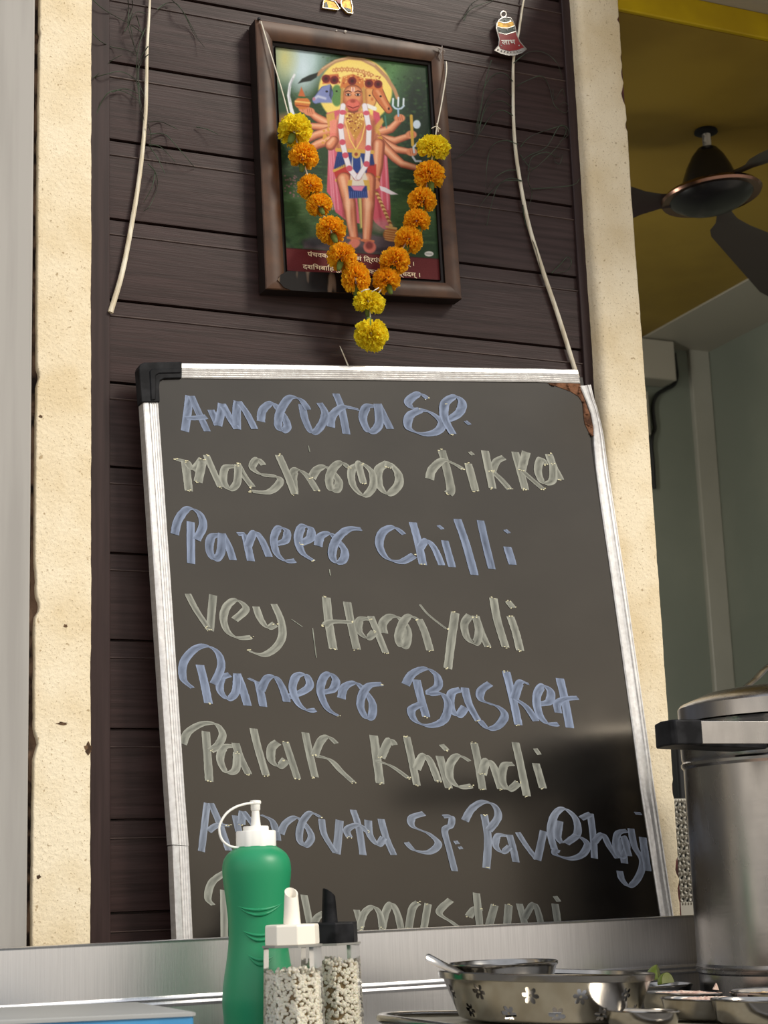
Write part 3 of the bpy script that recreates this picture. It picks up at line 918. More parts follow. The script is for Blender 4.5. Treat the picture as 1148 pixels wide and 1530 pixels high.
def poly(pts, col, soft=3, op=1.0):
    ins = np.zeros(QX.shape, bool)
    D = np.full(QX.shape, 1e9)
    for i in range(len(pts)):
        (x0, y0), (x1, y1) = pts[i], pts[(i + 1) % len(pts)]
        with np.errstate(divide='ignore', invalid='ignore'):
            c = ((y0 > QY) != (y1 > QY)) & (QX < (x1 - x0) * (QY - y0) / (y1 - y0 + 1e-12) + x0)
        ins ^= c
        dx, dy = x1 - x0, y1 - y0
        t = np.clip(((QX - x0) * dx + (QY - y0) * dy) / (dx * dx + dy * dy + 1e-9), 0, 1)
        D = np.minimum(D, np.hypot(QX - x0 - t * dx, QY - y0 - t * dy))
    blend(sm(np.where(ins, -D, D), soft) * op, col)


# background landscape
ell(170, 120, 190, 190, (178, 205, 205), 90, .95)
ell(200, 190, 60, 150, (214, 230, 240), 50, .8)
ell(70, 120, 60, 110, (206, 196, 120), 50, .8)
ell(860, 260, 150, 190, (104, 152, 92), 90, .8)
ell(800, 420, 120, 150, (70, 118, 84), 70, .6)
ell(980, 430, 120, 260, (36, 46, 40), 80, .95)
ell(1000, 760, 120, 200, (40, 56, 44), 80, .8)
for i in range(900):                 # foliage dabs
    x, y = rng.uniform(0, 1100), rng.uniform(60, 800)
    if x < 330 and y < 330: continue
    g = rng.uniform(.5, 1.4)
    ell(x, y, rng.uniform(5, 14), rng.uniform(4, 9), (60 * g, 92 * g, 52 * g), 4, .42)
ell(140, 620, 110, 110, (96, 110, 70), 50, .6)
ell(70, 560, 60, 50, (190, 120, 80), 25, .7)
ell(300, 1100, 300, 190, (70, 100, 56), 110, .9)
ell(200, 900, 160, 70, (30, 46, 32), 50, .8)
ell(950, 1000, 250, 90, (38, 56, 38), 70, .8)
ell(950, 1180, 250, 120, (90, 122, 74), 90, .8)
for i in range(330):                 # grass and water streaks
    x, y = rng.uniform(60, 1120), rng.uniform(820, 1400)
    g = rng.uniform(.5, 1.35)
    cap_([(x, y), (x + rng.uniform(30, 120), y + rng.uniform(-8, 10))], 4, (84 * g, 116 * g, 72 * g), 6, .4)
for i in range(30):
    ell(rng.uniform(70, 170), rng.uniform(930, 1080), 6, 5, (176, 110, 130), 3, .6)
for i in range(26):
    ell(rng.uniform(80, 220), rng.uniform(1260, 1420), 26, 14, (70, 100, 62), 8, .7, rng.uniform(-1, 1))
# rock under the feet
poly([(200, 1380), (330, 1350), (560, 1320), (800, 1350), (900, 1420), (900, 1480), (200, 1430)], (92, 80, 84), 12)
ell(290, 1385, 90, 30, (40, 38, 44), 14, .9)
ell(460, 1420, 100, 20, (46, 40, 46), 10, .8)
ell(640, 1440, 160, 18, (58, 48, 52), 10, .8)
# halo and the tail around it
ell(556, 350, 252, 232, (246, 216, 112), 6)
ell(556, 330, 200, 170, (250, 226, 140), 60, .6)
cap_([(300, 235), (345, 190), (420, 145), (510, 122), (600, 130), (690, 175), (770, 255), (825, 340), (845, 395)], 12, (186, 142, 104), 4)
cap_([(330, 195), (420, 140), (510, 118), (600, 126), (690, 170)], 4, (224, 190, 150), 4, .8)
poly([(162, 298), (190, 265), (240, 240), (300, 222), (290, 255), (250, 280), (200, 288)], (34, 40, 36), 4)
# cape
poly([(360, 500), (470, 470), (480, 800), (560, 1000), (590, 1260), (500, 1240), (420, 1180), (392, 1080), (360, 1040), (372, 760)], (208, 96, 116), 4)
poly([(680, 480), (720, 500), (770, 720), (790, 1000), (800, 1180), (790, 1310), (740, 1290), (690, 1250), (620, 1120)], (206, 88, 104), 4)
for x0, x1 in ((372, 400), (400, 440), (760, 780), (725, 742), (385, 415)):
    cap_([(x0, 720), ((x0 + x1) / 2, 950), (x1, 1160)], 5, (240, 170, 186), 5, .65)
cap_([(450, 1000), (480, 1210)], 8, (160, 56, 74), 6, .6)
cap_([(700, 1000), (735, 1260)], 10, (160, 50, 66), 6, .6)
poly([(575, 1060), (640, 1060), (630, 1290), (590, 1290)], (206, 186, 110), 8)
ell(740, 1275, 70, 45, (196, 150, 150), 18, .5)
SK, SKD, SKL = (222, 142, 104), (150, 78, 56), (248, 196, 160)


def limb(pts, r, r2):
    cap_(pts, r + 3, (110, 56, 44), 3, .85, r2 + 3)
    cap_(pts, r, SKD, 3, 1, r2)
    cap_([(x - r * .10, y - r * .16) for x, y in pts], r * .78, SK, 7, 1, r2 * .78)
    cap_([(x - r * .25, y - r * .32) for x, y in pts], r * .30, SKL, 8, .8, r2 * .30)


# arms, left fan then right fan
limb([(400, 590), (290, 530), (225, 480)], 32, 18)
limb([(390, 600), (270, 592), (180, 585)], 26, 18)
limb([(390, 620), (290, 650), (190, 700)], 30, 20)
limb([(400, 680), (300, 715), (180, 790)], 34, 22)
limb([(700, 640), (800, 610), (850, 560)], 30, 20)
limb([(720, 670), (830, 690), (935, 655)], 28, 18)
limb([(720, 680), (840, 750), (940, 768)], 28, 18)
limb([(720, 700), (830, 810), (880, 850), (985, 880)], 34, 18)
for x, y in ((860, 535), (940, 648), (945, 768), (205, 470), (240, 490)):
    ell(x, y, 38, 28, SK, 4)
    for k in range(3):
        cap_([(x - 14 + k * 14, y - 20), (x - 8 + k * 14, y + 14)], 2, SKD, 2, .7)
# torso
poly([(430, 520), (500, 480), (600, 480), (680, 520), (700, 640), (676, 770), (430, 770), (400, 640)], SK, 6)
ell(470, 620, 50, 80, SKL, 30, .5)
ell(640, 620, 40, 80, SKD, 30, .45)
for cx in (350, 355, 715, 700):
    for k in range(7):
        ell(cx + rng.uniform(-25, 25), 690 + rng.uniform(-95, 30), 9, 8, (214, 160, 70), 3, .9)
poly([(355, 510), (410, 490), (420, 560), (370, 600)], (214, 166, 84), 5)
poly([(680, 600), (740, 530), (752, 560), (700, 640)], (214, 166, 84), 5)
# raised palm
ell(416, 650, 36, 56, (232, 132, 116), 4)
for k in range(4):
    cap_([(392 + 14 * k, 630), (388 + 16 * k, 560 - (8 if k in (1, 2) else 0))], 8, (236, 146, 126), 3)
limb([(385, 720), (410, 690)], 34, 30)
# hanging arm on the right
limb([(715, 720), (710, 860), (690, 980)], 42, 28)
ell(690, 990, 36, 34, SK, 4)
cap_([(668, 930), (722, 940)], 6, (196, 140, 60), 3)
# modelling of the body
cap_([(455, 560), (500, 600), (540, 590)], 6, SKD, 8, .45)
cap_([(655, 560), (610, 600), (570, 590)], 6, SKD, 8, .45)
cap_([(445, 560), (432, 700), (440, 760)], 10, SKD, 12, .7)
cap_([(682, 560), (678, 700), (670, 760)], 12, SKD, 12, .7)
cap_([(556, 690), (556, 755)], 6, SKD, 8, .5)
ell(500, 545, 26, 16, SKL, 12, .6)
ell(612, 545, 26, 16, SKL, 12, .6)
# skirt, shorts
poly([(440, 740), (672, 760), (690, 860), (640, 980), (470, 940), (408, 880)], (44, 66, 128), 4)
poly([(404, 890), (500, 850), (524, 920), (430, 975)], (186, 58, 50), 4)
poly([(640, 860), (700, 850), (700, 940), (630, 950)], (186, 58, 50), 4)
cap_([(410, 896), (505, 850)], 9, (216, 170, 80), 3)
cap_([(428, 962), (520, 940)], 11, (216, 170, 80), 3)
cap_([(430, 752), (675, 768)], 13, (214, 168, 78), 3)
# legs
limb([(480, 960), (515, 1120), (530, 1240), (550, 1370)], 50, 26)
limb([(645, 960), (645, 1120), (640, 1240), (636, 1370)], 50, 26)
ell(507, 1125, 30, 36, SKL, 14, .6)
ell(645, 1128, 28, 34, SKL, 14, .6)
cap_([(505, 1355), (585, 1362)], 8, (206, 120, 80), 3)
cap_([(600, 1372), (680, 1380)], 8, (206, 120, 80), 3)
ell(545, 1400, 48, 30, (214, 124, 104), 5, 1, -.5)
ell(655, 1420, 44, 42, (206, 112, 96), 5, 1, .4)
ell(652, 1408, 26, 26, (120, 50, 46), 8, .9)
for x in (507, 645):
    ell(x, 1180, 8, 70, SKL, 10, .6)
    ell(x + 24, 1200, 8, 80, SKD, 10, .6)
    ell(x - 28, 1190, 7, 80, SKD, 10, .5)
for k in range(7):
    cap_([(425 + 14 * k, 800 + 3 * k), (420 + 12 * k, 880 - 3 * k)], 2.5, (24, 38, 88), 3, .7)
    cap_([(620 + 9 * k, 800), (628 + 9 * k, 860)], 2.5, (24, 38, 88), 3, .7)
# sash
poly([(535, 800), (595, 800), (640, 960), (640, 1030), (510, 1030), (520, 960)], (226, 216, 200), 4)
poly([(540, 800), (590, 800), (598, 940), (540, 940)], (40, 66, 136), 4)
poly([(508, 960), (535, 960), (530, 1020), (500, 1020)], (214, 172, 80), 3)
poly([(610, 960), (650, 960), (660, 1030), (630, 1030)], (214, 172, 80), 3)
poly([(505, 1000), (635, 1000), (642, 1080), (515, 1085)], (38, 58, 122), 4)
for k in range(9):
    cap_([(515 + 14 * k, 1040), (516 + 14.5 * k, 1085)], 2.5, (90, 112, 176), 2, .8)
poly([(524, 1000), (622, 1000), (600, 1035), (545, 1030)], (220, 130, 160), 4)
ell(570, 938, 30, 26, (190, 60, 70), 4)
ell(562, 783, 30, 28, (216, 174, 90), 4)
ell(562, 783, 12, 12, (150, 70, 50), 3)
# necklace
poly([(480, 500), (625, 500), (612, 590), (556, 690), (502, 590)], (198, 142, 66), 5)
for i in range(70):
    x = rng.uniform(488, 618)
    y = rng.uniform(500, 500 + 180 * (1 - abs(x - 555) / 75))
    ell(x, y, 5, 5, (244, 208, 120) if i % 3 else (130, 50, 40), 2, .9)
cap_([(490, 560), (520, 680), (560, 750), (600, 680), (628, 560)], 4, (240, 200, 110), 2)
# faces at both sides
ell(430, 380, 40, 74, (96, 138, 76), 4)
ell(428, 350, 7, 6, (30, 30, 24), 2)
cap_([(352, 365), (285, 412)], 52, (60, 66, 104), 3, 1, 25)
cap_([(352, 365), (285, 412)], 48, (132, 142, 190), 4, 1, 22)
poly([(330, 320), (385, 300), (396, 430), (300, 430)], (128, 138, 188), 6)
cap_([(275, 402), (300, 385), (350, 400)], 8, (210, 214, 232), 6, .8)
ell(360, 352, 9, 7, (30, 30, 40), 2)
ell(272, 404, 10, 12, (190, 130, 150), 3)
poly([(384, 300), (398, 320), (392, 410), (376, 380)], (40, 50, 70), 3, .7)
ell(655, 395, 49, 75, (110, 60, 40), 4)
ell(655, 395, 45, 71, (226, 164, 98), 5)
cap_([(625, 350), (632, 440)], 8, (160, 96, 56), 8, .7)
cap_([(640, 450), (690, 470)], 14, (240, 238, 230), 4)
ell(655, 380, 7, 5, (40, 24, 20), 2)
ell(690, 385, 6, 5, (40, 24, 20), 2)
ell(672, 405, 9, 12, (200, 120, 70), 3)
cap_([(712, 360), (745, 420), (785, 478)], 41, (104, 52, 36), 3, 1, 27)
cap_([(712, 360), (745, 420), (785, 478)], 37, (200, 112, 68), 4, 1, 23)
cap_([(706, 345), (740, 400), (780, 470)], 10, (240, 176, 130), 6, .6)
ell(730, 385, 8, 7, (30, 18, 16), 2)
ell(786, 470, 7, 9, (70, 30, 26), 3)
# crowns
poly([(450, 330), (470, 250), (540, 232), (612, 262), (622, 340)], (206, 120, 62), 5)
poly([(330, 300), (345, 240), (440, 230), (450, 300)], (206, 116, 70), 5)
poly([(620, 330), (625, 262), (700, 270), (745, 320), (740, 345)], (206, 116, 62), 5)
for i in range(80):
    x = rng.uniform(340, 735)
    ell(x, 262 + 30 * rng.uniform(-1, 1) + abs(x - 540) * .05, 6, 5, (238, 186, 110) if i % 2 else (160, 70, 44), 2, .8)
for k in range(15):
    x = 408 + k * 18.5
    y = 214 - 26 * math.cos((k - 7) / 7 * 1.3) + k * 2.2
    ell(x, y, 11, 13 + 5 * (k % 2), (204, 142, 84), 3)
    ell(x, y, 5, 6, (246, 206, 140), 2)
for x, y in ((355, 265), (412, 274), (535, 280), (650, 297), (713, 302)):
    ell(x, y, 29, 28, (112, 30, 32), 4)
    ell(x, y, 12, 12, (64, 14, 20), 5)
# centre face
ell(540, 402, 78, 96, (96, 52, 40), 4)
ell(540, 400, 72, 90, (176, 98, 66), 5)
ell(540, 386, 56, 62, (220, 142, 98), 12)
ell(540, 350, 46, 24, (236, 166, 122), 12, .8)
ell(540, 446, 50, 42, (170, 70, 60), 4)
ell(540, 442, 46, 37, (222, 112, 96), 8)
ell(540, 418, 18, 12, (160, 70, 56), 5)
cap_([(505, 452), (540, 466), (578, 452)], 3.5, (120, 40, 36), 2)
for x in (508, 574):
    ell(x, 374, 20, 11, (110, 54, 40), 3)
    ell(x, 374, 15, 7, (236, 224, 206), 2)
    ell(x, 374, 8, 8, (34, 20, 18), 2)
    cap_([(x - 20, 356), (x, 348), (x + 20, 356)], 4, (90, 40, 30), 2)
cap_([(532, 325), (534, 350), (546, 350), (548, 325)], 2.5, (244, 240, 230), 2)
cap_([(540, 330), (540, 352)], 2.5, (170, 30, 30), 2)
cap_([(468, 330), (462, 430), (500, 480)], 9, (196, 148, 80), 4)
cap_([(612, 330), (618, 430), (585, 480)], 9, (196, 148, 80), 4)
# white garland with pink joints
for pts in ([(472, 450), (455, 590), (468, 700), (488, 790), (515, 880), (566, 945)], [(620, 450), (650, 600), (645, 740), (634, 850), (578, 942)]):
    cap_(pts, 19, (180, 150, 150), 3)
    cap_(pts, 16, (236, 230, 236), 3)
    for i, (x, y) in enumerate(pts):
        if 0 < i < len(pts) - 1:
            ell(x, y, 22, 20, (204, 84, 104), 3)
    for (x, y) in ((470, 495), (632, 500)):
        ell(x, y, 22, 16, (208, 92, 112), 3)
# held things
cap_([(138, 238), (108, 300), (98, 380), (116, 470), (130, 520)], 7, (232, 234, 240), 3, 1, 14)
cap_([(128, 262), (104, 330), (108, 420)], 4, (150, 150, 160), 3, .6)
ell(193, 432, 54, 42, (206, 120, 60), 4)
cap_([(146, 420), (242, 430)], 6, (238, 190, 110), 3)
cap_([(150, 446), (236, 456)], 4, (160, 70, 40), 3)
poly([(140, 378), (250, 388), (214, 398), (176, 398)], (50, 92, 50), 4)
poly([(186, 320), (214, 388), (164, 384)], (196, 104, 60), 4)
for dx in (-36, 0, 36):
    cap_([(850 + dx, 452 - abs(dx) * .2), (852 + dx * 1.0, 395 + abs(dx) * .2)], 6, (226, 236, 246), 3)
cap_([(814, 450), (830, 468), (850, 472), (872, 468), (890, 450)], 6, (196, 214, 232), 3)
cap_([(850, 470), (852, 520)], 6, (160, 190, 220), 3)
cap_([(760, 520), (770, 600)], 5, (80, 150, 140), 4, .7)
cap_([(940, 520), (950, 720)], 10, (206, 166, 70), 3)
ell(978, 578, 26, 30, (206, 220, 236), 4)
cap_([(990, 700), (955, 735), (960, 770)], 7, (200, 206, 214), 3)
cap_([(950, 800), (970, 830), (1005, 830)], 7, (190, 196, 204), 3)
poly([(722, 1000), (760, 1010), (850, 1058), (800, 1060), (730, 1030)], (236, 226, 232), 3)
for k in range(18):
    t = k / 17
    ell(702 + 98 * t, 1045 + 225 * t, 15, 10, (226, 184, 116) if k % 2 else (150, 86, 54), 3, 1, .6)
ell(805, 1335, 58, 46, (186, 116, 66), 5)
for k in range(5):
    cap_([(760, 1305 + 16 * k), (860, 1320 + 16 * k)], 3, (232, 190, 120), 3, .8)
cap_([(770, 1280), (836, 1292)], 8, (226, 180, 110), 3)
# banner and mark
poly([(0, 1421), (90, 1427), (1130, 1502), (1250, 1511), (1250, 1720), (0, 1640)], (108, 40, 42), 3)
cap_([(0, 1421), (90, 1427), (1130, 1502), (1250, 1511)], 2.5, (74, 24, 28), 3)
ell(1062, 1466, 31, 18, (236, 234, 228), 2)
cap_([(1044, 1466), (1080, 1468)], 5, (150, 150, 146), 3, .7)
IMG += (rng.random(IMG.shape[:2])[..., None] - .5) * 10
IMG = np.clip(IMG, 0, 255)
LIN = np.where(IMG / 255 <= .04045, IMG / 255 / 12.92, ((IMG / 255 + .055) / 1.055) ** 2.4) * .80
corner3 = [at(x, y, PYP) for x, y in qc]
m = MB()
vs = []
for j in range(NV):
    for i in range(NU):
        vs.append(at(float(PX[j, i]), float(PY[j, i]), PYP))
m.add(vs, [(j * NU + i, j * NU + i + 1, (j + 1) * NU + i + 1, (j + 1) * NU + i) for j in range(NV - 1) for i in range(NU - 1)])
pr_o = m.build('printed_picture', M['print'], frame, smooth=0, fixn=False)
ca = pr_o.data.color_attributes.new('Col', 'FLOAT_COLOR', 'POINT')
ca.data.foreach_set('color', np.concatenate([LIN.reshape(-1, 3), np.ones((NU * NV, 1))], 1).astype(np.float32).ravel())
tag(pr_o, 'print of a many armed standing figure with a yellow halo and pink cape over a maroon verse banner')


# verse lettering on the banner
def text_mesh(body, name, p_left, p_right, height, mtl, parent, lift, normal=Vector((0, -1, 0)), label=None):
    cu = bpy.data.curves.new(name, 'FONT')
    cu.body = body
    cu.size = 1.0
    cu.offset = .012
    ob = bpy.data.objects.new(name + '_tmp', cu)
    COL.objects.link(ob)
    dg = bpy.context.evaluated_depsgraph_get()
    me = bpy.data.meshes.new_from_object(ob.evaluated_get(dg))
    COL.objects.unlink(ob)
    bpy.data.objects.remove(ob)
    co = [v.co.copy() for v in me.vertices]
    fs = [tuple(p.vertices) for p in me.polygons]
    bpy.data.meshes.remove(me)
    if not co:
        return None
    x0, x1 = min(c.x for c in co), max(c.x for c in co)
    ax = p_right - p_left
    w = ax.length
    ax = ax.normalized()
    up = normal.cross(ax).normalized()
    if up.z < 0: up = -up
    sx = w / (x1 - x0)
    mb = MB()
    mb.add([p_left + ax * ((c.x - x0) * sx) + up * (c.y * height) + normal * lift for c in co], fs)
    o = mb.build(name, mtl, parent, smooth=0)
    return tag(o, label)


PT = lambda x, y: at(410 + x / 4.592, 60 + (827 + y) / 4.592, PYP)
text_mesh('पंचवकत्रं महाभीमं ित्रपंचनयनैयुतम् ।', 'verse_lettering', PT(228, 656), PT(958, 722), .0082, M['cream_ink'], pr_o, .0006, label='cream verse lettering, upper row')
text_mesh('दशिभबािहभुिभयुतं सवकामाथिसिद्धदम् ।', 'verse_lettering', PT(196, 742), PT(1000, 800), .0082, M['cream_ink'], pr_o, .0006, label='cream verse lettering, lower row')

# nail, tape scraps on the frame
m = MB()
p = at(387, 30, FY - .004)
m.lathe([(.0004, 0), (.0022, .0004), (.0022, .002), (.001, .0035)], p, 10, True, True)
m.build('nail', M['black'], frame)
m = MB()
for a, b in (((651, 70), (661, 76)), ((655, 74), (660, 88)), ((661, 68), (656, 84)), ((662, 74), (664, 80))):
    pa, pb = at(*a, FY - .006), at(*b, FY - .0045)
    m.tube([pa, pa.lerp(pb, .5) + Vector((.001, -.001, 0)), pb], [.0004, .0011, .0004], 5)
tag(m.build('tape_scrap', M['tape'], frame), 'crumpled clear tape on the top right corner')
m = MB()
for a, r in (((503, 46), .0011), ((516, 47.5), .0019)):
    p = at(*a, FY - .002)
    m.lathe([(r * .3, -r), (r, -.2 * r), (r * .8, .7 * r), (.1 * r, r)], p, 8, True, True)
m.build('paint_drip', M['dust'], frame)


# ================================================================== MARIGOLD GARLAND
def petal_mesh(name, mt, seed, n=210):
    R = random.Random(seed)
    mb = MB()
    for i in range(n):
        # petals all over an oblate ball; axis towards +z (stem at -z)
        f = (i + .5) / n
        ph = math.acos(1 - 1.72 * f)
        th = i * 2.399963 + R.uniform(-.2, .2)
        d = Vector((math.sin(ph) * math.cos(th), math.sin(ph) * math.sin(th), math.cos(ph)))
        tl = R.uniform(.90, 1.08)
        sq = Vector((1, 1, .80))
        base = Vector((d.x * .42, d.y * .42, d.z * .34))
        tip = Vector((d.x * tl, d.y * tl, d.z * tl * .80))
        side = d.cross(Vector((R.uniform(-1, 1), R.uniform(-1, 1), R.uniform(-1, 1)))).normalized()
        nrm = side.cross(d).normalized()
        w0, w1 = .08, R.uniform(.15, .22)
        rows = []
        for k in range(4):
            t = k / 3
            c = base.lerp(tip, t) + nrm * (.10 * t * t * R.uniform(-1, 1.2))
            w = w0 + (w1 - w0) * min(1, t * 1.15)
            row = []
            for q in range(5):
                s_ = (q - 2) / 2
                ruff = (.07 if q % 2 else -.05) * t * t
                row.append(c + side * (s_ * w) + nrm * (ruff + .10 * s_ * s_ * t) - d * (abs(s_) * .05 * t) + d * ((.045 if q % 2 else -.03) if k == 3 else 0))
            rows.append(row)
        mb.loft(rows, False, False, False)
    me = bpy.data.meshes.new(name)
    me.from_pydata([tuple(v) for v in mb.v], [], mb.f)
    me.materials.append(M[mt])
    me.polygons.foreach_set('use_smooth', [True] * len(me.polygons))
    me.update()
    return me


var = {'orange': [petal_mesh('marigold_flower', 'orange', s_) for s_ in (1, 2, 3)], 'yellow': [petal_mesh('marigold_flower', 'yellow', s_) for s_ in (11, 12)]}
cal = MB()
cal.lathe([(.02, -.90), (.13, -.88), (.20, -.68), (.24, -.45), (.18, -.3)], (0, 0, 0), 12, True, True)
cal_me = bpy.data.meshes.new('calyx')
cal_me.from_pydata([tuple(v) for v in cal.v], [], cal.f)
cal_me.materials.append(M['calyx'])
cal_me.polygons.foreach_set('use_smooth', [True] * len(cal_me.polygons))
GY = -.050
gar = thing('marigold_garland', at(553, 440, GY), 'V shaped garland of orange and yellow marigolds hanging over the framed print', 'garland')
FL = [('yellow', 441, 195, 26, 25, -20), ('orange', 454, 234, 22, 22, -10), ('orange', 463, 279, 20, 19, 5), ('orange', 477, 306, 20, 18, -30), ('orange', 495, 344, 25, 22, -40), ('orange', 511, 384, 23, 22, -20), ('orange', 532, 417, 21, 27, -25),
      ('yellow', 648, 221, 25, 20, 10), ('orange', 642, 262, 23, 23, 25), ('orange', 631, 300, 21, 21, 10), ('orange', 623, 331, 22, 20, 25), ('orange', 611, 359, 21, 22, 20), ('orange', 590, 390, 24, 22, 30), ('orange', 578, 419, 21, 21, 20),
      ('yellow', 552, 452, 27, 20, 0), ('yellow', 555, 500, 35, 25, 5)]
for i, (c, x, y, rx, ry, lean) in enumerate(FL):
    p = at(x, y, GY + random.uniform(-.003, .003))
    sc = p - CAM
    mpp = sc.dot(FWD) / FPX
    me = var[c][i % len(var[c])]
    o = bpy.data.objects.new('marigold_flower', me)
    COL.objects.link(o)
    o.parent = gar
    OFF[o.name] = OFF[gar.name]
    o.location = p - OFF[gar.name]
    o.scale = (rx * mpp * 1.0, min(rx, ry) * mpp * 1.0, ry * mpp * 1.2)
    flip = math.pi if i == 15 else 0
    o.rotation_euler = (math.radians(random.uniform(-6, 26)) + flip, math.radians(random.uniform(-14, 14)), random.uniform(0, 6.28))
    o['label'] = c + ' marigold head'
    cx = bpy.data.objects.new('calyx', cal_me)
    COL.objects.link(cx)
    cx.parent = o
m = MB()
ls = [at(390, 32, FY - .005)] + [at(x, y, FY - .007) for x, y in ((404, 78), (420, 130), (433, 178))] + [at(x, y, GY) for x, y in ((445, 215), (458, 256), (470, 292), (485, 325), (503, 364), (521, 400), (540, 432), (552, 455), (554, 500))]
m.tube(spline(ls, 4), .0008, 7)
rs = [at(667, 92, FY - .004)] + [at(x, y, FY - .008) for x, y in ((667, 110), (660, 155), (653, 190), (651, 204))] + [at(x, y, GY) for x, y in ((647, 230), (637, 281), (627, 315), (617, 345), (600, 375), (585, 405), (568, 435), (553, 452))]
m.tube(spline(rs, 4), .0008, 7)
for a, b in (((645, 192), (658, 193)), ((652, 188), (655, 197)), ((540, 436), (552, 432)), ((556, 436), (566, 430))):
    m.tube(spline([at(*a, GY - .012), at((a[0] + b[0]) / 2, a[1] - 3, GY - .016), at(*b, GY - .012)], 4), .0007, 6)
m.build('string', M['thread'], gar)


# ================================================================== PEACOCK QUILLS
def quill(name, pts, radii, Y, label, barbs, group=None):
    root = thing(name, at(*pts[-1], 0) + Vector((0, Y, 0)), label, 'feather', group)
    P = [at(x, y, Y) for x, y in pts]
    n = len(P)
    sp = spline(P, 6)
    rr = [radii[0] + (radii[1] - radii[0]) * (i / (len(sp) - 1)) ** .8 for i in range(len(sp))]
    m = MB()
    m.tube(sp, rr, 10)
    m.build('quill', M['quill'], root)
    m = MB()
    for b in barbs:
        yy = Y - .002
        q = [at(x, y, yy - .006 * math.sin(k * 2.1 + b[0][0])) for k, (x, y) in enumerate(b)]
        s2 = spline(q, 7)
        m.tube(s2, [.00068 * (1 - .55 * i / len(s2)) for i in range(len(s2))], 5)
    m.build('barbs', M['barb'], root)
    return root


C3 = lambda *p: [(130 + x / 3.188, y / 3.188) for x, y in p]
C0 = lambda *p: [(x / 4.783, y / 4.783) for x, y in p]
C4 = lambda *p: [(660 + x / 2.55, y / 2.55) for x, y in p]
lb = [C0((665, 0), (740, 65), (850, 130), (920, 165)), C0((665, 240), (720, 295), (800, 335), (900, 355), (980, 390)), C0((570, 545), (650, 560), (720, 510), (800, 430), (870, 395)), C0((655, 560), (760, 530), (860, 512), (960, 560), (1000, 640)),
      C0((680, 850), (720, 740), (780, 660), (870, 650), (980, 710), (1010, 800)), C0((800, 660), (880, 635), (960, 655), (1030, 700)), C0((915, 0), (920, 80), (915, 170), (935, 260), (980, 390)), C0((945, 0), (945, 60), (920, 150)),
      C0((1040, 95), (980, 85), (940, 130), (915, 200)), C0((975, 110), (1000, 190), (1020, 240)), C0((1040, 200), (1000, 300), (980, 420), (975, 560), (1000, 700), (1030, 860)), C0((1060, 330), (1000, 430), (985, 560), (1030, 680)),
      C0((940, 180), (1010, 230), (1035, 260)), C0((935, 190), (960, 330), (1000, 460)), C0((990, 590), (1000, 760), (1020, 880)), C0((890, 225), (915, 180), (950, 90)), C0((1060, 390), (1020, 430), (990, 500), (990, 580)),
      C3((335, 45), (380, 15), (430, 20), (470, 80), (510, 160), (560, 225)), C3((405, 0), (450, 45), (490, 110), (525, 175)), C3((295, 580), (350, 580), (400, 600), (430, 615)), C3((295, 640), (370, 640), (430, 700), (490, 770), (515, 800)), C3((295, 690), (350, 700), (420, 770)),
      C3((300, 700), (340, 760), (372, 830)), C3((290, 780), (325, 820), (335, 890), (300, 980), (270, 1005)), C3((325, 820), (310, 890), (270, 965)), C3((290, 590), (305, 640), (300, 690)), C3((520, 605), (570, 615), (625, 640))]
rb = [C4((272, 310), (240, 280), (200, 285), (165, 330), (150, 420), (130, 520)), C4((270, 370), (230, 340), (190, 355), (160, 420), (140, 510), (110, 560), (60, 600), (30, 605)), C4((270, 410), (230, 385), (180, 400), (150, 460), (125, 545)), C4((272, 440), (230, 420), (190, 440), (150, 500), (110, 565)),
      C4((190, 230), (170, 300), (150, 400), (120, 540)), C4((290, 550), (240, 535), (190, 560), (172, 640), (168, 740)), C4((300, 650), (250, 650), (200, 680), (175, 720)), C4((310, 690), (260, 680), (215, 710), (190, 780), (172, 860)), C4((305, 690), (240, 690), (190, 730), (150, 780), (122, 840)),
      C4((285, 330), (320, 310), (380, 290), (410, 330), (430, 400), (470, 430), (485, 410), (470, 390), (450, 400)), C4((300, 560), (340, 520), (420, 490), (470, 480), (485, 510), (450, 540)), C4((310, 610), (340, 590), (400, 560), (450, 480), (475, 500), (440, 560), (370, 630), (335, 655)),
      C4((330, 650), (345, 600), (400, 580), (440, 600), (460, 590), (450, 625), (430, 610), (440, 580)), C4((345, 720), (420, 715), (500, 705), (525, 680), (525, 640)), C4((335, 655), (330, 690), (345, 740), (330, 790)), C4((310, 780), (320, 850), (360, 950), (380, 1040)), C4((420, 1040), (450, 1010), (480, 980), (495, 1000), (480, 1030), (440, 1040)),
      C4((275, 240), (330, 200), (390, 200), (440, 240), (460, 300)), C4((85, 80), (110, 20), (140, 0)), C4((80, 70), (120, 30), (200, 0)), C4((300, 590), (340, 640), (370, 630)), C4((425, 340), (430, 380), (460, 340), (470, 370))]
quill('peacock_feather', [(225, -20), (223, 20), (220, 70), (219, 120), (217, 180), (209, 260), (196, 340), (182, 410), (165, 467)], (.0012, .0033), -.0075, 'bare ivory feather quill hanging left of the framed print', lb, 'bare feather quills on the planked wall')
quill('peacock_feather', [(787, -20), (781, 10), (775, 50), (768, 85), (767, 130), (768, 190), (774, 250), (789, 330), (810, 400), (837, 480), (866, 574)], (.0010, .0031), -.0068, 'bare ivory feather quill curving down right of the framed print behind the board corner', rb, 'bare feather quills on the planked wall')

m = MB()
m.tube([at(508, 517, -.012), at(514, 531, -.014), at(521, 548, -.016)], [.0004, .0008, .0009], 6)
tag(m.build('straw', M['quill'], at_=at(514, 531, -.012)), 'thin straw sticking up behind the top rail of the chalkboard', 'straw')

# ================================================================== ORNAMENTS
bx = lambda x, y: (700 + x / 8.83, y / 8.83)
OY = -.0055


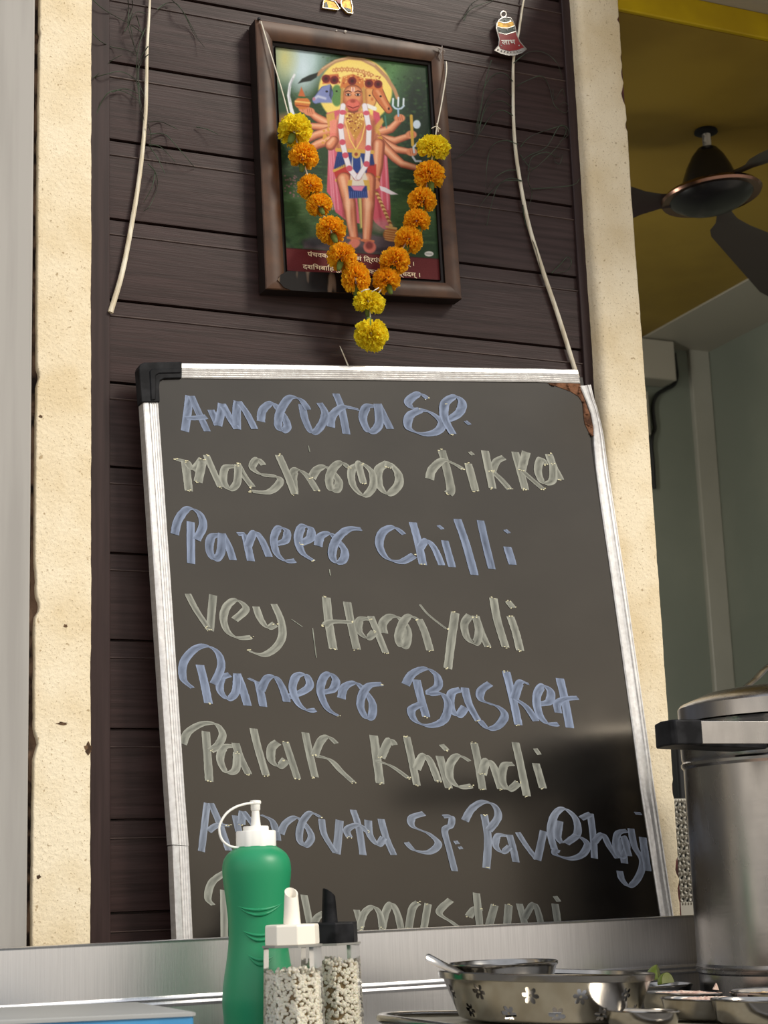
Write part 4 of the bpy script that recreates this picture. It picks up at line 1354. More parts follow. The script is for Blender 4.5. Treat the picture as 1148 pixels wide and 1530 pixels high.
def outline_tube(m, pts, r, Y, mi=0, close=True):
    q = [at(*p, Y) for p in pts]
    if close: q = q + [q[0]]
    m.tube(q, r, 6, mi)


OYB = -.0105
bell = thing('bell_ornament', at(*bx(560, 720), 0.0), 'small red and green enamel bell ornament with silver rim stuck beside the right quill', 'ornament')
bell_o = [(400, 270), (440, 238), (500, 228), (560, 240), (595, 290), (620, 360), (640, 460), (680, 550), (770, 650), (700, 700), (600, 730), (520, 728), (430, 705), (345, 665), (400, 600), (410, 520), (385, 430), (368, 370), (375, 310)]
m = MB()
m.prism([at(*bx(*p), OYB) for p in bell_o], (0, .0015, 0))
m.build('bell_backing', M['silver'], bell, smooth=0)
m = MB()
q = OYB - .0006
m.prism([at(*bx(*p), q) for p in ((400, 440), (500, 460), (635, 425), (672, 550), (735, 625), (640, 660), (540, 672), (430, 640), (408, 600), (416, 520))], (0, .0008, 0))
m.build('red_panel', M['red_enamel'], bell, smooth=0)
m = MB()
m.prism([at(*bx(*p), q) for p in ((410, 270), (450, 245), (500, 240), (550, 250), (545, 280), (480, 298), (420, 288))], (0, .0008, 0))
m.build('green_panel', M['green_enamel'], bell, smooth=0)
m = MB()
m.prism([at(*bx(*p), q) for p in ((385, 360), (440, 378), (520, 380), (618, 345), (628, 405), (500, 440), (392, 425))], (0, .0008, 0))
m.build('green_panel', M['green_enamel'], bell, smooth=0)
m = MB()
m.prism([at(*bx(*p), q) for p in ((395, 290), (420, 298), (490, 312), (560, 290), (590, 290), (612, 335), (520, 368), (440, 366), (385, 345))], (0, .0008, 0))
m.build('gold_panel', M['gold_enamel'], bell, smooth=0)
m = MB()
outline_tube(m, [bx(*p) for p in bell_o], .0006, q)
for ln in ([(400, 432), (500, 456), (630, 415)], [(385, 350), (440, 370), (520, 372), (615, 338)], [(405, 285), (480, 304), (575, 282)]):
    m.tube([at(*bx(*p), q) for p in ln], .0005, 6)
for x, y in [(395, 655)] + [(440 + 42 * k, 672 + 12 * math.sin(k / 6 * 3.1)) for k in range(7)] + [(418, 400), (512, 400), (600, 385), (435, 605), (670, 603), (482, 268)]:
    p = at(*bx(x, y), q)
    m.lathe([(.0002, -.0012), (.0012, -.0003), (.0011, .0007), (.0003, .0013)], p, 8, True, True)
c = bx(462, 190)
outline_tube(m, [(c[0] + 4.2 * math.cos(a), c[1] + 4.6 * math.sin(a)) for a in [i * .45 for i in range(14)]], .0009, q)
m.build('silver_rim', M['silver'], bell)
text_mesh('लाभ', 'bell_lettering', at(*bx(448, 590), q), at(*bx(625, 585), q), .0098, M['silver'], bell, .0006, label='small silver lettering')

orn = thing('leaf_ornament', at(505, 18, 0), 'small gold and green enamel ornament cut off by the top edge above the frame', 'ornament')
ox = lambda x, y: (370 + x / 3.479, y / 3.479)
lobes = [[(400, -10), (455, 8), (480, 45), (470, 52), (390, 40), (395, 10)], [(495, -12), (535, -5), (545, 30), (547, 70), (520, 66), (490, 35), (485, 10)]]
m = MB()
for lo_ in lobes:
    m.prism([at(*ox(*p), OY) for p in lo_], (0, .0040, 0))
m.prism([at(*ox(*p), OY) for p in ((440, -60), (540, -60), (520, -5), (490, 15), (470, 10), (445, -5))], (0, .0040, 0))
m.build('gold_body', M['gold_enamel'], orn, smooth=0)
m = MB()
for lo_ in lobes:
    outline_tube(m, [ox(*p) for p in lo_], .0006, OY - .0006)
m.build('silver_rim', M['silver'], orn)
m = MB()
m.prism([at(*ox(*p), OY - .0006) for p in ((400, 15), (412, 8), (420, 36), (402, 36))], (0, .0008, 0))
m.build('green_panel', M['green_enamel'], orn, smooth=0)
m = MB()
m.prism([at(*ox(*p), OY - .0006) for p in ((505, 38), (535, 45), (540, 60), (520, 60))], (0, .0008, 0))
m.build('green_panel', M['green_enamel'], orn, smooth=0)
m = MB()
m.prism([at(*ox(*p), OY - .0006) for p in ((458, -8), (482, 0), (486, 20), (470, 14))], (0, .0008, 0))
m.build('red_panel', M['red_enamel'], orn, smooth=0)

# ================================================================== ON THE COUNTER
def span(pl, pr, Y):                          # centre and radius of a round thing between two pixels at depth Y
    a, b = at(*pl, Y), at(*pr, Y)
    dr = (a - CAM).length
    c = (a + b) / 2
    ax = (b - a)
    w = abs((b - a).dot(RGT)) / 2
    return c, w


# ---- green sauce bottle
BY = -.235
cb = at(385.5, 1400, BY)
bx_, by_ = cb.x, BY
mpp = ((cb - CAM).dot(FWD)) / FPX
zpx = lambda py: at(384, py, BY).z
bot = thing('sauce_bottle', (bx_, by_, ZK), 'green plastic squeeze bottle with a white nozzle cap standing before the steel sheet', 'bottle')
profp = [(1560, 46), (1530, 52.5), (1497, 54.5), (1475, 53.3), (1457, 51), (1431, 46.8), (1405, 44), (1380, 44), (1353, 46), (1330, 48.8), (1312, 51), (1298, 51.8), (1286, 50), (1277, 45.5), (1270, 38), (1266, 31.5), (1262, 29)]
prof = [(r * mpp, zpx(y)) for y, r in profp]
zb = prof[0][1]
m = MB()
pts = [(.030, ZK + .0), (.0345, ZK + .004)] + [(r, z) for r, z in prof if z > ZK + .012]
P2 = spline([(r, 0, z) for r, z in pts], 4)
m.lathe([(p[0], p[2]) for p in P2], (bx_, by_, 0), 72, True, True)
body = m.build('bottle_body', M['bottle'], bot, smooth=60)
# three smile shaped finger grooves raised around the front
for (xa_, ya_, xm, ym, xb_, yb_) in ((355, 1354, 385, 1362, 421, 1350), (363, 1391, 385, 1400, 415, 1390), (371, 1427, 388, 1437, 410, 1428)):
    m = MB()
    for dy, bow in ((0, 0), (0, 9)):
        pts = []
        for k in range(17):
            t = k / 16
            x = xa_ + (xb_ - xa_) * t
            y = ya_ * (1 - t) + yb_ * t + ((ym - (ya_ + yb_) / 2) * .9 + bow) * 4 * t * (1 - t) / 1.2
            d = ray(x, y)
            # meet the body: march on to its surface
            z = None
            s_ = 1.4
            for _ in range(900):
                p = CAM + d * s_
                rr = np.interp(p.z, [q_[2] for q_ in P2], [q_[0] for q_ in P2])
                if math.hypot(p.x - bx_, p.y - by_) <= rr:
                    break
                s_ += .0004
            pts.append(CAM + d * s_)
        n_ = len(pts)
        m.tube(pts, [.0016 * math.sin(math.pi * (i + .3) / (n_ - .4)) + .0002 for i in range(n_)], 6)
    m.build('grip_ridge', M['bottle'], body, smooth=60)
m = MB()
capp = [(0, 1266.0), (28.5, 1266), (30.2, 1265), (30.2, 1243), (29, 1241.5), (20, 1241.2), (19.5, 1240), (19.5, 1236), (18.5, 1234.5), (8, 1234)]
rings = []
for r, y in capp:
    ring = []
    for j in range(96):
        a = 2 * math.pi * j / 96
        sc = 1.0 + (.025 * max(0, math.cos(8 * a)) if r > 25 else 0)
        ring.append((bx_ + r * mpp * sc * math.cos(a), by_ + r * mpp * sc * math.sin(a), zpx(y)))
    rings.append(ring)
m.loft(rings)
m.build('screw_cap', M['white'], bot, smooth=40)
m = MB()
m.lathe([(7.6 * mpp, zpx(1235)), (6.4 * mpp, zpx(1222)), (5.6 * mpp, zpx(1209)), (5.4 * mpp, zpx(1205))], (bx_, by_, 0), 32, True, True)
m.build('nozzle', M['white'], bot, smooth=40)
m = MB()
m.lathe([(6.4 * mpp, zpx(1211)), (7.1 * mpp, zpx(1210)), (7.3 * mpp, zpx(1202)), (8.6 * mpp, zpx(1201)), (8.8 * mpp, zpx(1198)), (7.6 * mpp, zpx(1196)), (2 * mpp, zpx(1195.3))], (bx_, by_, 0), 32, True, True)
m.build('nozzle_tip_cap', M['white'], bot, smooth=40)
m = MB()
sl = [(378, 1200), (368, 1201), (352, 1206), (338, 1216), (329, 1231), (328, 1243), (332, 1255), (341, 1263), (351, 1266), (364, 1266)]
m.tube(spline([at(x, y, BY - .004) for x, y in sl], 6), 1.9 * mpp, 8)
m.build('cap_strap', M['white'], bot, smooth=60)

# ---- octagonal seed shakers
def shaker(pl, pr, Y, y_spout, y_lidtop, y_lidbot, y_fill, lid_m, label, slabel, spout_rot, seed, group):
    a, b = at(*pl, Y), at(*pr, Y)
    c = (a + b) / 2
    w = (b - a).dot(RGT) / 2
    pxm = (pl[0] + pr[0]) / 2
    zz = lambda py: at(pxm, py, Y).z
    R_ = w / math.cos(math.radians(7))
    root = thing('seed_shaker', (c.x, Y, ZK), label, 'shaker', group)
    rot = math.radians(22.5 + 12)
    zt = zz(y_lidbot)
    m = MB()
    m.ngon(8, [(R_ * 1.06, ZK + .001), (R_ * 1.07, ZK + .004), (R_ * .985, zt - .003), (R_ * 1.0, zt)], (c.x, Y, 0), rot, cap1=False)
    j = m.build('jar', M['clear'], root, smooth=10)
    m = MB()
    m.ngon(8, [(R_ * .985, zt - .0012), (R_ * 1.035, zt - .001), (R_ * 1.035, zt + .0008), (R_ * .9, zt + .001)], (c.x, Y, 0), rot)
    tag(m.build('jar_rim', M['rimgrey'], root, smooth=10), 'cloudy plastic rim under the lid')
    zl = zz(y_lidtop)
    m = MB()
    m.ngon(8, [(R_ * .93, zt + .001), (R_ * .935, zt + .004), (R_ * .925, zl - .0018), (R_ * .90, zl)], (c.x, Y, 0), rot)
    m.build('lid', lid_m, root, smooth=10, bevel=.0006)
    # slanted open spout
    zs = zz(y_spout)
    r0, r1 = .0082, .0062
    sx_, sy_ = c.x, Y
    m = MB()
    n_ = 28
    rings = []
    sd = Vector((math.cos(spout_rot), math.sin(spout_rot), 0))
    for rad0, rad1, inner in ((r0, r1, 0), (r1 * .78, r1 * .78, 1)):
        lo_, hi_ = [], []
        for k in range(n_):
            q_ = 2 * math.pi * k / n_
            u = Vector((math.cos(q_), math.sin(q_), 0))
            cut = .0075 * (1 + u.dot(sd)) / 2 * 1.25
            lo_.append(Vector((sx_, sy_, zl - .001)) + u * rad0)
            hi_.append(Vector((sx_, sy_, zs - cut)) + u * rad1)
        rings += [lo_, hi_] if not inner else [hi_, lo_]
    m.loft(rings, True, False, True)
    m.build('spout', lid_m, root, smooth=50)
    # the seeds inside
    zf = zz(y_fill)
    R2 = random.Random(seed)
    m = MB()
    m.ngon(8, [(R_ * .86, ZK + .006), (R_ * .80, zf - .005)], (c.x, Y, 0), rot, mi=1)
    ico = [(0, 0, 1)] + [(.894 * math.cos(k * 1.2566), .894 * math.sin(k * 1.2566), .447) for k in range(5)] + [(.894 * math.cos(k * 1.2566 + .628), .894 * math.sin(k * 1.2566 + .628), -.447) for k in range(5)] + [(0, 0, -1)]
    icf = [(0, 1 + k, 1 + (k + 1) % 5) for k in range(5)] + [(1 + k, 6 + k, 1 + (k + 1) % 5) for k in range(5)] + [(1 + (k + 1) % 5, 6 + k, 6 + (k + 1) % 5) for k in range(5)] + [(11, 6 + (k + 1) % 5, 6 + k) for k in range(5)]
    cnt = 0
    inr = math.cos(math.pi / 8)
    while cnt < 1600:
        z = R2.uniform(ZK + .006, zf)
        ang = R2.uniform(0, 2 * math.pi)
        t = (z - ZK) / (zt - ZK)
        Rz = R_ * (1.07 - .085 * t)
        loc = (ang - rot) % (math.pi / 4) - math.pi / 8
        rim = Rz * inr / math.cos(loc)
        top = z > zf - .004
        d_ = rim - .0037 if not top else rim * math.sqrt(R2.random()) - .0037
        p = Vector((c.x + d_ * math.cos(ang), Y + d_ * math.sin(ang), z + (0 if not top else R2.uniform(-.002, .002))))
        s1, s2, s3 = R2.uniform(.0024, .0033), R2.uniform(.0017, .0022), R2.uniform(.0014, .0018)
        rm = Matrix.Rotation(R2.uniform(0, 6.28), 3, 'Z') @ Matrix.Rotation(R2.uniform(0, 6.28), 3, 'X') @ Matrix.Rotation(R2.uniform(0, 6.28), 3, 'Y')
        bend = R2.uniform(.2, .6)
        m.add([p + rm @ Vector((x * s1, y * s2 + bend * s1 * x * x, z_ * s3)) for x, y, z_ in ico], icf)
        cnt += 1
    so = m.build('white_seeds', [M['seed'], M['seedgap']], smooth=60, at_=(c.x, Y, ZK + .006))
    tag(so, slabel, 'seeds', kind='stuff')
    return root


shaker((392, 1420), (482, 1416), -.315, 1326, 1381, 1413, 1449, M['lidwhite'], 'clear octagonal seed shaker with the white lid and slanted white spout', 'pale seeds filling the white lidded shaker', math.radians(-95), 3, None)
shaker((448, 1412), (539, 1410), -.222, 1327, 1378, 1410, 1434, M['blackplastic'], 'clear octagonal seed shaker with the black lid and slanted black spout', 'pale seeds filling the black lidded shaker', math.radians(10), 5, None)

# ---- tray the bowl and cups stand on (its right side sits lower)
TZ = lambda x: 1.1268 - .050 * (x - .68)
TX0, TX1, TY0, TY1 = .675, 1.052, -.528, -.244


def rrect(x0, x1, y0, y1, r, n=8):
    out = []
    for cx, cy, a0 in ((x1 - r, y1 - r, 0), (x0 + r, y1 - r, 90), (x0 + r, y0 + r, 180), (x1 - r, y0 + r, 270)):
        for k in range(n + 1):
            a = math.radians(a0 + 90 * k / n)
            out.append((cx + r * math.cos(a), cy + r * math.sin(a)))
    return out


tray = thing('serving_tray', (.86, -.4, ZK), 'cream tray with a rolled steel rim under the bowls at the lower right', 'tray')
m = MB()
o1 = rrect(TX0 + .006, TX1 - .006, TY0 + .006, TY1 - .006, .055)
m.loft([[(x, y, ZK + .0005) for x, y in o1], [(x, y, TZ(x) - .002) for x, y in o1]])
tag(m.build('tray_base', M['tray'], tray, smooth=30), 'cream tray surface')
m = MB()
o2 = rrect(TX0 + .004, TX1 - .004, TY0 + .004, TY1 - .004, .06)
q = [Vector((x, y, TZ(x) - .0005)) for x, y in o2]
rings = []
n_ = len(q)
for i in range(n_ + 1):
    p = q[i % n_]
    t = (q[(i + 1) % n_] - q[(i - 1) % n_]).normalized()
    nrm = t.cross(Vector((0, 0, 1)))
    rings.append([p + (nrm * math.cos(a) + Vector((0, 0, 1)) * math.sin(a)) * .0042 for a in [k * math.pi / 5 for k in range(10)]])
m.loft(rings, True, False, False)
tag(m.build('tray_rim', M['bowlsteel'], tray, smooth=60), 'rolled steel rim')

# ---- perforated steel bowl
PBY = -.372
cL, cR = at(653, 1453, PBY), at(970, 1453, PBY)
cen = (cL + cR) / 2
rt = (cR - cL).dot(RGT) / 2 - .0045
bL, bR = at(690, 1508, PBY), at(942, 1508, PBY)
rb_ = (bR - bL).dot(RGT) / 2
zr = cen.z
zb_ = TZ(cen.x) + .001
pb = thing('perforated_bowl', (cen.x, PBY, zb_), 'wide steel bowl with rows of punched flower shaped holes', 'bowl')
tilt = -.050
fl = []
cang = math.atan2(CAM.y - PBY, CAM.x - cen.x)
for px_, py_, s_ in ((675, 1482, .9), (716, 1480, 1), (790, 1483, 1.05), (861, 1484, 1), (926, 1482, .9), (702, 1506, .9), (758, 1508, 1), (826, 1509, 1.05), (889, 1508, 1), (938, 1503, .8)):
    t = (px_ - (655 + 972) / 2) / 158
    hh = (1521 - py_) / 65
    rr = rb_ + (rt - rb_) * hh
    tt = max(-.97, min(.97, (px_ - 813.5) / (rr / rt * 158)))
    a = cang + math.asin(tt)
    fl.append((a, hh, s_))
    fl.append((a + math.pi + .13, hh, 1.0))
m = MB()
NA, NH = 1100, 70
Hb = zr - zb_


def hole(a, h):
    r = rb_ + (rt - rb_) * h
    for fa, fh, s_ in fl:
        da = (a - fa + math.pi) % (2 * math.pi) - math.pi
        x, y = da * r, (h - fh) * Hb
        if abs(x) > .012 or abs(y) > .012: continue
        d = math.hypot(x, y)
        an = math.atan2(y, x)
        R_ = .0075 * s_ * (.36 + .64 * abs(math.cos(3 * an + .4)) ** .7)
        if .0012 < d < R_: return True
    return False


for sgn, dr in ((1, 0), (-1, -.0009)):
    vs, fs = [], []
    for j in range(NH + 1):
        h = j / NH
        r = rb_ + (rt - rb_) * h + dr - (.004 * (1 - h / .06) ** 2 if h < .06 else 0)
        for i in range(NA):
            a = 2 * math.pi * i / NA
            x = cen.x + r * math.cos(a)
            vs.append((x, PBY + r * math.sin(a), zb_ + h * Hb + tilt * (x - cen.x)))
    for j in range(NH):
        for i in range(NA):
            if .08 < (j + .5) / NH < .92 and hole(2 * math.pi * (i + .5) / NA, (j + .5) / NH): continue
            k = (i + 1) % NA
            f = (j * NA + i, j * NA + k, (j + 1) * NA + k, (j + 1) * NA + i)
            fs.append(f if sgn > 0 else f[::-1])
    if sgn > 0:
        fs.append(tuple(range(NA))[::-1])
    m.add(vs, fs)
m.build('bowl_wall', M['bowlsteel'], pb, smooth=40, fixn=False)
m = MB()
rimp = [(rt - .0015, -.0062), (rt + .0012, -.0055), (rt + .0024, 0), (rt + .001, .0012), (rt - .003, .0006), (rt - .004, -.003)]
rings = [[(cen.x + r * math.cos(2 * math.pi * j / 128), PBY + r * math.sin(2 * math.pi * j / 128), zr + z + tilt * r * math.cos(2 * math.pi * j / 128)) for j in range(128)] for r, z in rimp]
m.loft(rings, True, False, False)
m.build('bowl_rim', M['bowlsteel'], pb, smooth=50)


def cup(name, c, r, h, label, group=None, fill=None, flabel=None, fcat=None, dome=.003, flare=1.22, fillh=.8, wall=.001, tilt=0.0):
    o = thing(name, c, label, 'cup' if 'cup' in name else 'bowl', group)
    m = MB()
    b = r / flare
    prf = [(.001, 0), (b * .92, 0), (b, .002), (b + (r - b) * .5, h * .55), (r * .97, h * .90), (r * 1.0, h * .94), (r, h - .0008), (r - .001, h), (r - .0022, h - .001), (b + (r - b) * .5 - wall, h * .55), (b - wall, .003), (.001, .002)]
    rings = [[(c[0] + q_[0] * math.cos(2 * math.pi * j / 72), c[1] + q_[0] * math.sin(2 * math.pi * j / 72), c[2] + q_[1] + tilt * q_[0] * math.cos(2 * math.pi * j / 72)) for j in range(72)] for q_ in prf]
    m.loft(rings, True, True, True)
    m.build('cup_wall', M['bowlsteel'], o, smooth=40)
    if fill:
        m = MB()
        n1, n2 = 16, 48
        rf = (b + (r - b) * .75) - .002
        rings = []
        for i in range(n1 + 1):
            rr = rf * (1 - i / n1) + .0003
            rings.append([(c[0] + rr * math.cos(2 * math.pi * j / n2), c[1] + rr * math.sin(2 * math.pi * j / n2), c[2] + h * fillh + dome * (1 - (rr / rf) ** 2) + .0022 * mnoise.noise(Vector((rr * 300 * math.cos(2 * math.pi * j / n2), rr * 300 * math.sin(2 * math.pi * j / n2), c[0] * 90))) * (1 if i else 0)) for j in range(n2)])
        rings = [[(x, y, c[2] + h * .35) for x, y, z in [(c[0] + (rf * .80) * math.cos(2 * math.pi * j / n2), c[1] + (rf * .80) * math.sin(2 * math.pi * j / n2), 0) for j in range(n2)]]] + rings
        m.loft(rings, True, True, True)
        tag(m.build(flabel[0], M[fill], smooth=60, at_=(c[0], c[1], c[2] + h * .4)), flabel[1], fcat, kind='stuff')
    return o


# steel bowl standing inside the perforated one, and the spoon
ib = at(752, 1440, -.335)
cup('steel_bowl', (ib.x, -.335, zb_ + .0012 + .003), (at(831, 1438, -.335) - at(672, 1442, -.335)).dot(RGT) / 2, ib.z - zb_ - .003 + .001, 'small plain steel bowl standing inside the perforated bowl', flare=1.35)
m = MB()
sp0, sp1, sp2 = at(637, 1430, -.395), at(664, 1443, -.395), at(692, 1456, -.385)
for off_, nm in ((0, 'spoon'),):
    pts = spline([sp0, sp1, sp2, at(715, 1475, -.37)], 6)
    rings = []
    for i, p in enumerate(pts):
        t = i / (len(pts) - 1)
        w = .0048 * (1 - .45 * t)
        dv = (pts[min(i + 1, len(pts) - 1)] - pts[max(0, i - 1)]).normalized()
        sd = dv.cross(Vector((0, -1, .5))).normalized()
        nn = sd.cross(dv).normalized()
        if i == 0: w *= .6
        rings.append([p + sd * w * a + nn * b for a, b in ((-1, 0), (-.6, .0007), (.6, .0007), (1, 0), (.6, -.0007), (-.6, -.0007))])
    m.loft(rings)
tag(m.build('spoon', M['bowlsteel'], smooth=50, at_=sp1), 'flat steel spoon handle sticking out over the left rim of the perforated bowl', 'spoon')

CG_ = 'small steel condiment cups'
def cpos(pl, pr, Y):
    a, b = at(*pl, Y), at(*pr, Y)
    c = (a + b) / 2
    return c.x, (b - a).dot(RGT) / 2, c.z


x, r, z = cpos((905, 1512), (1012, 1509), -.485)
cup('condiment_cup', (x, -.485, TZ(x) + .001), r, max(.008, z - TZ(x)), 'shallow steel dish in front of the perforated bowl', CG_, flare=1.12, tilt=-.05)
x, r, z = cpos((992, 1497), (1117, 1489), -.395)
cup('condiment_cup', (x, -.395, TZ(x) + .0012), r, z - TZ(x), 'steel cup of chopped onion at the centre of the cluster in front', CG_, 'onion', ('chopped_onion', 'chopped onion in the front centre steel cup'), 'food', flare=1.16, fillh=.84, tilt=-.05)
c1 = (x, -.395, r)
x, r, z = cpos((1068, 1499), (1196, 1490), -.478)
cup('condiment_cup', (x, -.478, TZ(x) + .0014), r, z - TZ(x), 'steel cup nearest the camera at the right edge', CG_, flare=1.16, tilt=-.05)
c2 = (x, -.478, r)
x, r, z = cpos((962, 1487), (1080, 1479), -.305)
x -= .006
cup('condiment_cup', (x, -.308, TZ(x) + .0022), r, z - TZ(x) - .001, 'steel cup of chopped onion behind the centre cup, beside the perforated bowl', CG_, 'onion', ('chopped_onion', 'chopped onion in the steel cup behind the centre cup'), 'food', flare=1.2, fillh=.84, tilt=-.05)
c3 = (x, -.305, r)
x, r, z = cpos((1079, 1485), (1200, 1476), -.392)
cup('condiment_cup', (x + .014, -.392, ZK + .0005), r, z - ZK, 'steel cup of brown relish at the right edge in front of the big pot', CG_, 'chutney', ('brown_relish', 'brown relish in the right hand steel cup'), 'food', flare=1.2, fillh=.84)
c4 = (x + .004, -.392, r)
x, r, z = cpos((938, 1473), (1045, 1466), -.172)
cup('condiment_cup', (x - .012, -.178, ZK + .0005), r - .004, z - ZK, 'steel cup of lime pieces at the back beside the big pot', CG_, flare=1.3)
c5 = (x, -.178, r, z)
# onion scrap stuck on the rim
m = MB()
p = at(1070, 1478, -.31)
m.prism([p + Vector(v) for v in ((-.003, 0, 0), (.004, 0, -.001), (.001, -.001, .006))], (0, .002, 0))
tag(m.build('onion_piece', M['onion'], smooth=0, at_=p), 'single piece of onion on the rim of the second cup', 'food')


def wedge(c, rad, rot, label):
    o = thing('lime_wedge', c, label, 'lime', 'lime pieces in the back cup')
    ring = []
    m = MB()
    rm = Matrix.Rotation(rot, 3, 'Z') @ Matrix.Rotation(math.radians(-18), 3, 'X')
    rows = []
    for i in range(13):
        a = math.pi * i / 12
        row = []
        for j in range(9):
            b = math.radians(80 + 95 * j / 8)
            row.append(Vector(c) + rm @ Vector((rad * math.cos(a) * 1.1, -rad * math.sin(a) * math.cos(b), rad * math.sin(a) * math.sin(b))))
        rows.append(row)
    m.loft(rows, False, False, False)
    m.build('rind', M['lime'], o, smooth=60)
    m = MB()
    for j in (0, 8):
        b = math.radians(80 + 95 * j / 8)
        m.add([Vector(c) + rm @ Vector((rad * .97 * math.cos(math.pi * i / 12) * 1.1, -rad * .97 * math.sin(math.pi * i / 12) * math.cos(b), rad * .97 * math.sin(math.pi * i / 12) * math.sin(b))) for i in range(13)], [tuple(range(13))])
    m.build('flesh', M['limeflesh'], o, smooth=0)
    return o


lp = at(988, 1466, -.185)
wedge((lp.x, -.183, lp.z + .003), .0150, math.radians(52), 'upper lime wedge leaning in the back steel cup')
lp = at(999, 1470, -.205)
wedge((lp.x, -.205, lp.z + .001), .0115, math.radians(25), 'lower lime wedge lying in front in the back steel cup')

# ---- big steel pot
PYc = -.262
pr_ = .125
pl = at(1026, 1200, PYc)
def pot_x(py): return at(1026, py, PYc)
pcx = at(1028, 1200, PYc).x + pr_ / math.cos(0) * .93
# centre so that the silhouette's left edge lands on the photograph's
dirn = Vector((RGT.x, RGT.y, 0)).normalized()
lefts = at(1031, 1200, PYc)
pc = Vector((lefts.x, PYc, 0)) + Vector((pr_ * dirn.x, 0, 0)) + Vector((0, 0, 0))
pcx = pc.x
for _ in range(40):                            # set the left outline on the photograph's
    best = 1e9
    for k in range(72):
        p = Vector((pcx + pr_ * math.cos(k * math.pi / 36), PYc + pr_ * math.sin(k * math.pi / 36), 1.25)) - CAM
        best = min(best, W / 2 + FPX * p.dot(RGT) / p.dot(FWD))
    pcx += (1033 - best) * .0007
zp = lambda py: at(1030, py, PYc).z
pot = thing('steel_pot', (pcx, PYc, ZK), 'large lidded stainless steel pot with a black handle grip at the right edge', 'pot')
zrim = zp(1077)
zband = zp(1137)
zlow = zp(1452)
prf = [(.001, ZK), (pr_ - .012, ZK), (pr_ - .003, ZK + .004), (pr_ - .0015, ZK + .012), (pr_ - .0005, zlow - .006), (pr_ + .002, zlow - .004), (pr_ + .0026, zlow - .001), (pr_ + .0006, zlow + .0006), (pr_ + .0024, zlow + .0022), (pr_ + .0004, zlow + .005),
       (pr_ + .0002, zband - .006), (pr_ + .0025, zband - .003), (pr_ + .0028, zband), (pr_ + .0005, zband + .0025), (pr_ + .0018, zband + .006), (pr_ + .0018, zrim - .003), (pr_ + .003, zrim), (pr_ - .002, zrim + .001)]
m = MB()
m.lathe(prf, (pcx, PYc, 0), 144, True, True)
m.build('pot_body', M['potsteel'], pot, smooth=30)
zsh = zp(1048)
m = MB()
lp_ = [(pr_ + .0002, zrim + .0015), (pr_ + .0024, zrim + .002), (pr_ + .0022, zsh - .003), (pr_ - .001, zsh + .001), (pr_ - .03, zsh + .0125), (pr_ - .055, zsh + .0165), (pr_ - .072, zsh + .0175), (pr_ - .075, zsh + .0165), (.03, zsh + .019), (.001, zsh + .020)]
m.lathe(lp_, (pcx, PYc, 0), 144, False, True)
lid = m.build('pot_lid', M['potsteel'], pot, smooth=30)
m = MB()
hz = zsh + .0165
q = [(-.060, .0), (-.054, .004), (-.045, .010), (-.030, .022), (-.012, .030), (.012, .030), (.030, .022), (.045, .010), (.054, .004), (.060, 0)]
rings = []
for i, (dx, dz) in enumerate(spline([(a, b, 0) for a, b in q], 4) and [(p[0], p[1]) for p in spline([(a, b, 0) for a, b in q], 4)]):
    rings.append([(pcx + dx, PYc + y, hz + dz + t) for y, t in ((-.009, 0), (-.006, .002), (.006, .002), (.009, 0), (.006, -.001), (-.006, -.001))])
m.loft(rings)
m.build('lid_handle', M['potsteel'], lid, smooth=50)
# strap across the front and the black grip on the left
yF = PYc - pr_ - .010
zs0, zs1 = at(1049, 1112, yF).z, at(1049, 1076, yF).z
gx0, gx1 = at(985, 1095, yF + .024).x, at(1049, 1095, yF).x
m = MB()
pts = [(gx1 - .004, yF)] + [(gx1 + .15 * k / 8, yF + .0) for k in range(1, 9)]
ou = [(gx1 - .006, yF), (pcx + .10, yF), (pcx + .135, yF + .03), (pcx + .145, PYc), (pcx + .138, PYc), (pcx + .128, yF + .032), (pcx + .098, yF + .003), (gx1 - .006, yF + .003)]
m.prism([Vector((x, y, zs0 + .0005)) for x, y in ou], (0, 0, zs1 - zs0 - .001))
m.build('handle_strap', M['potsteel'], pot, smooth=30, bevel=.0006)
m = MB()
g = [(gx1, yF - .002), (gx0 + .003, yF - .002), (gx0, yF + .002), (gx0, yF + .022), (gx0 + .012, yF + .05), (pcx - pr_ * .93, PYc - .045), (pcx - pr_ * .80, PYc - .085), (gx1, yF + .018)]
m.prism([Vector((x, y, zs0 - .0005)) for x, y in g], (0, 0, zs1 - zs0 + .001))
tag(m.build('handle_grip', M['blackplastic'], pot, smooth=25, bevel=.0018), 'black plastic grip')

# ---- blue filmed steel box at the lower left
bxr = .440
box = thing('blue_box', (.2, -.42, ZK), 'blue filmed steel box with a grey lid at the lower left corner', 'box')
bz = lambda x: 1.1585 - .020 * (x - .30)
m = MB()
o1 = rrect(-.35, bxr, -.47, -.30, .006, 3)
m.loft([[(x, y, ZK + .0005) for x, y in o1], [(x, y, bz(x) - .0035) for x, y in o1]])
tag(m.build('box_body', M['blue'], box, smooth=30), 'blue film covered side')
m = MB()
o2 = rrect(-.352, bxr + .002, -.472, -.298, .008, 4)
m.loft([[(x, y, bz(x) - .0035) for x, y in o2], [(x, y, bz(x) - .001) for x, y in o2], [(x + (.004 if x < 0 else -.004), y * .995 - .002, bz(x)) for x, y in o2]])
tag(m.build('box_lid', M['bluetop'], box, smooth=30), 'grey steel lid')

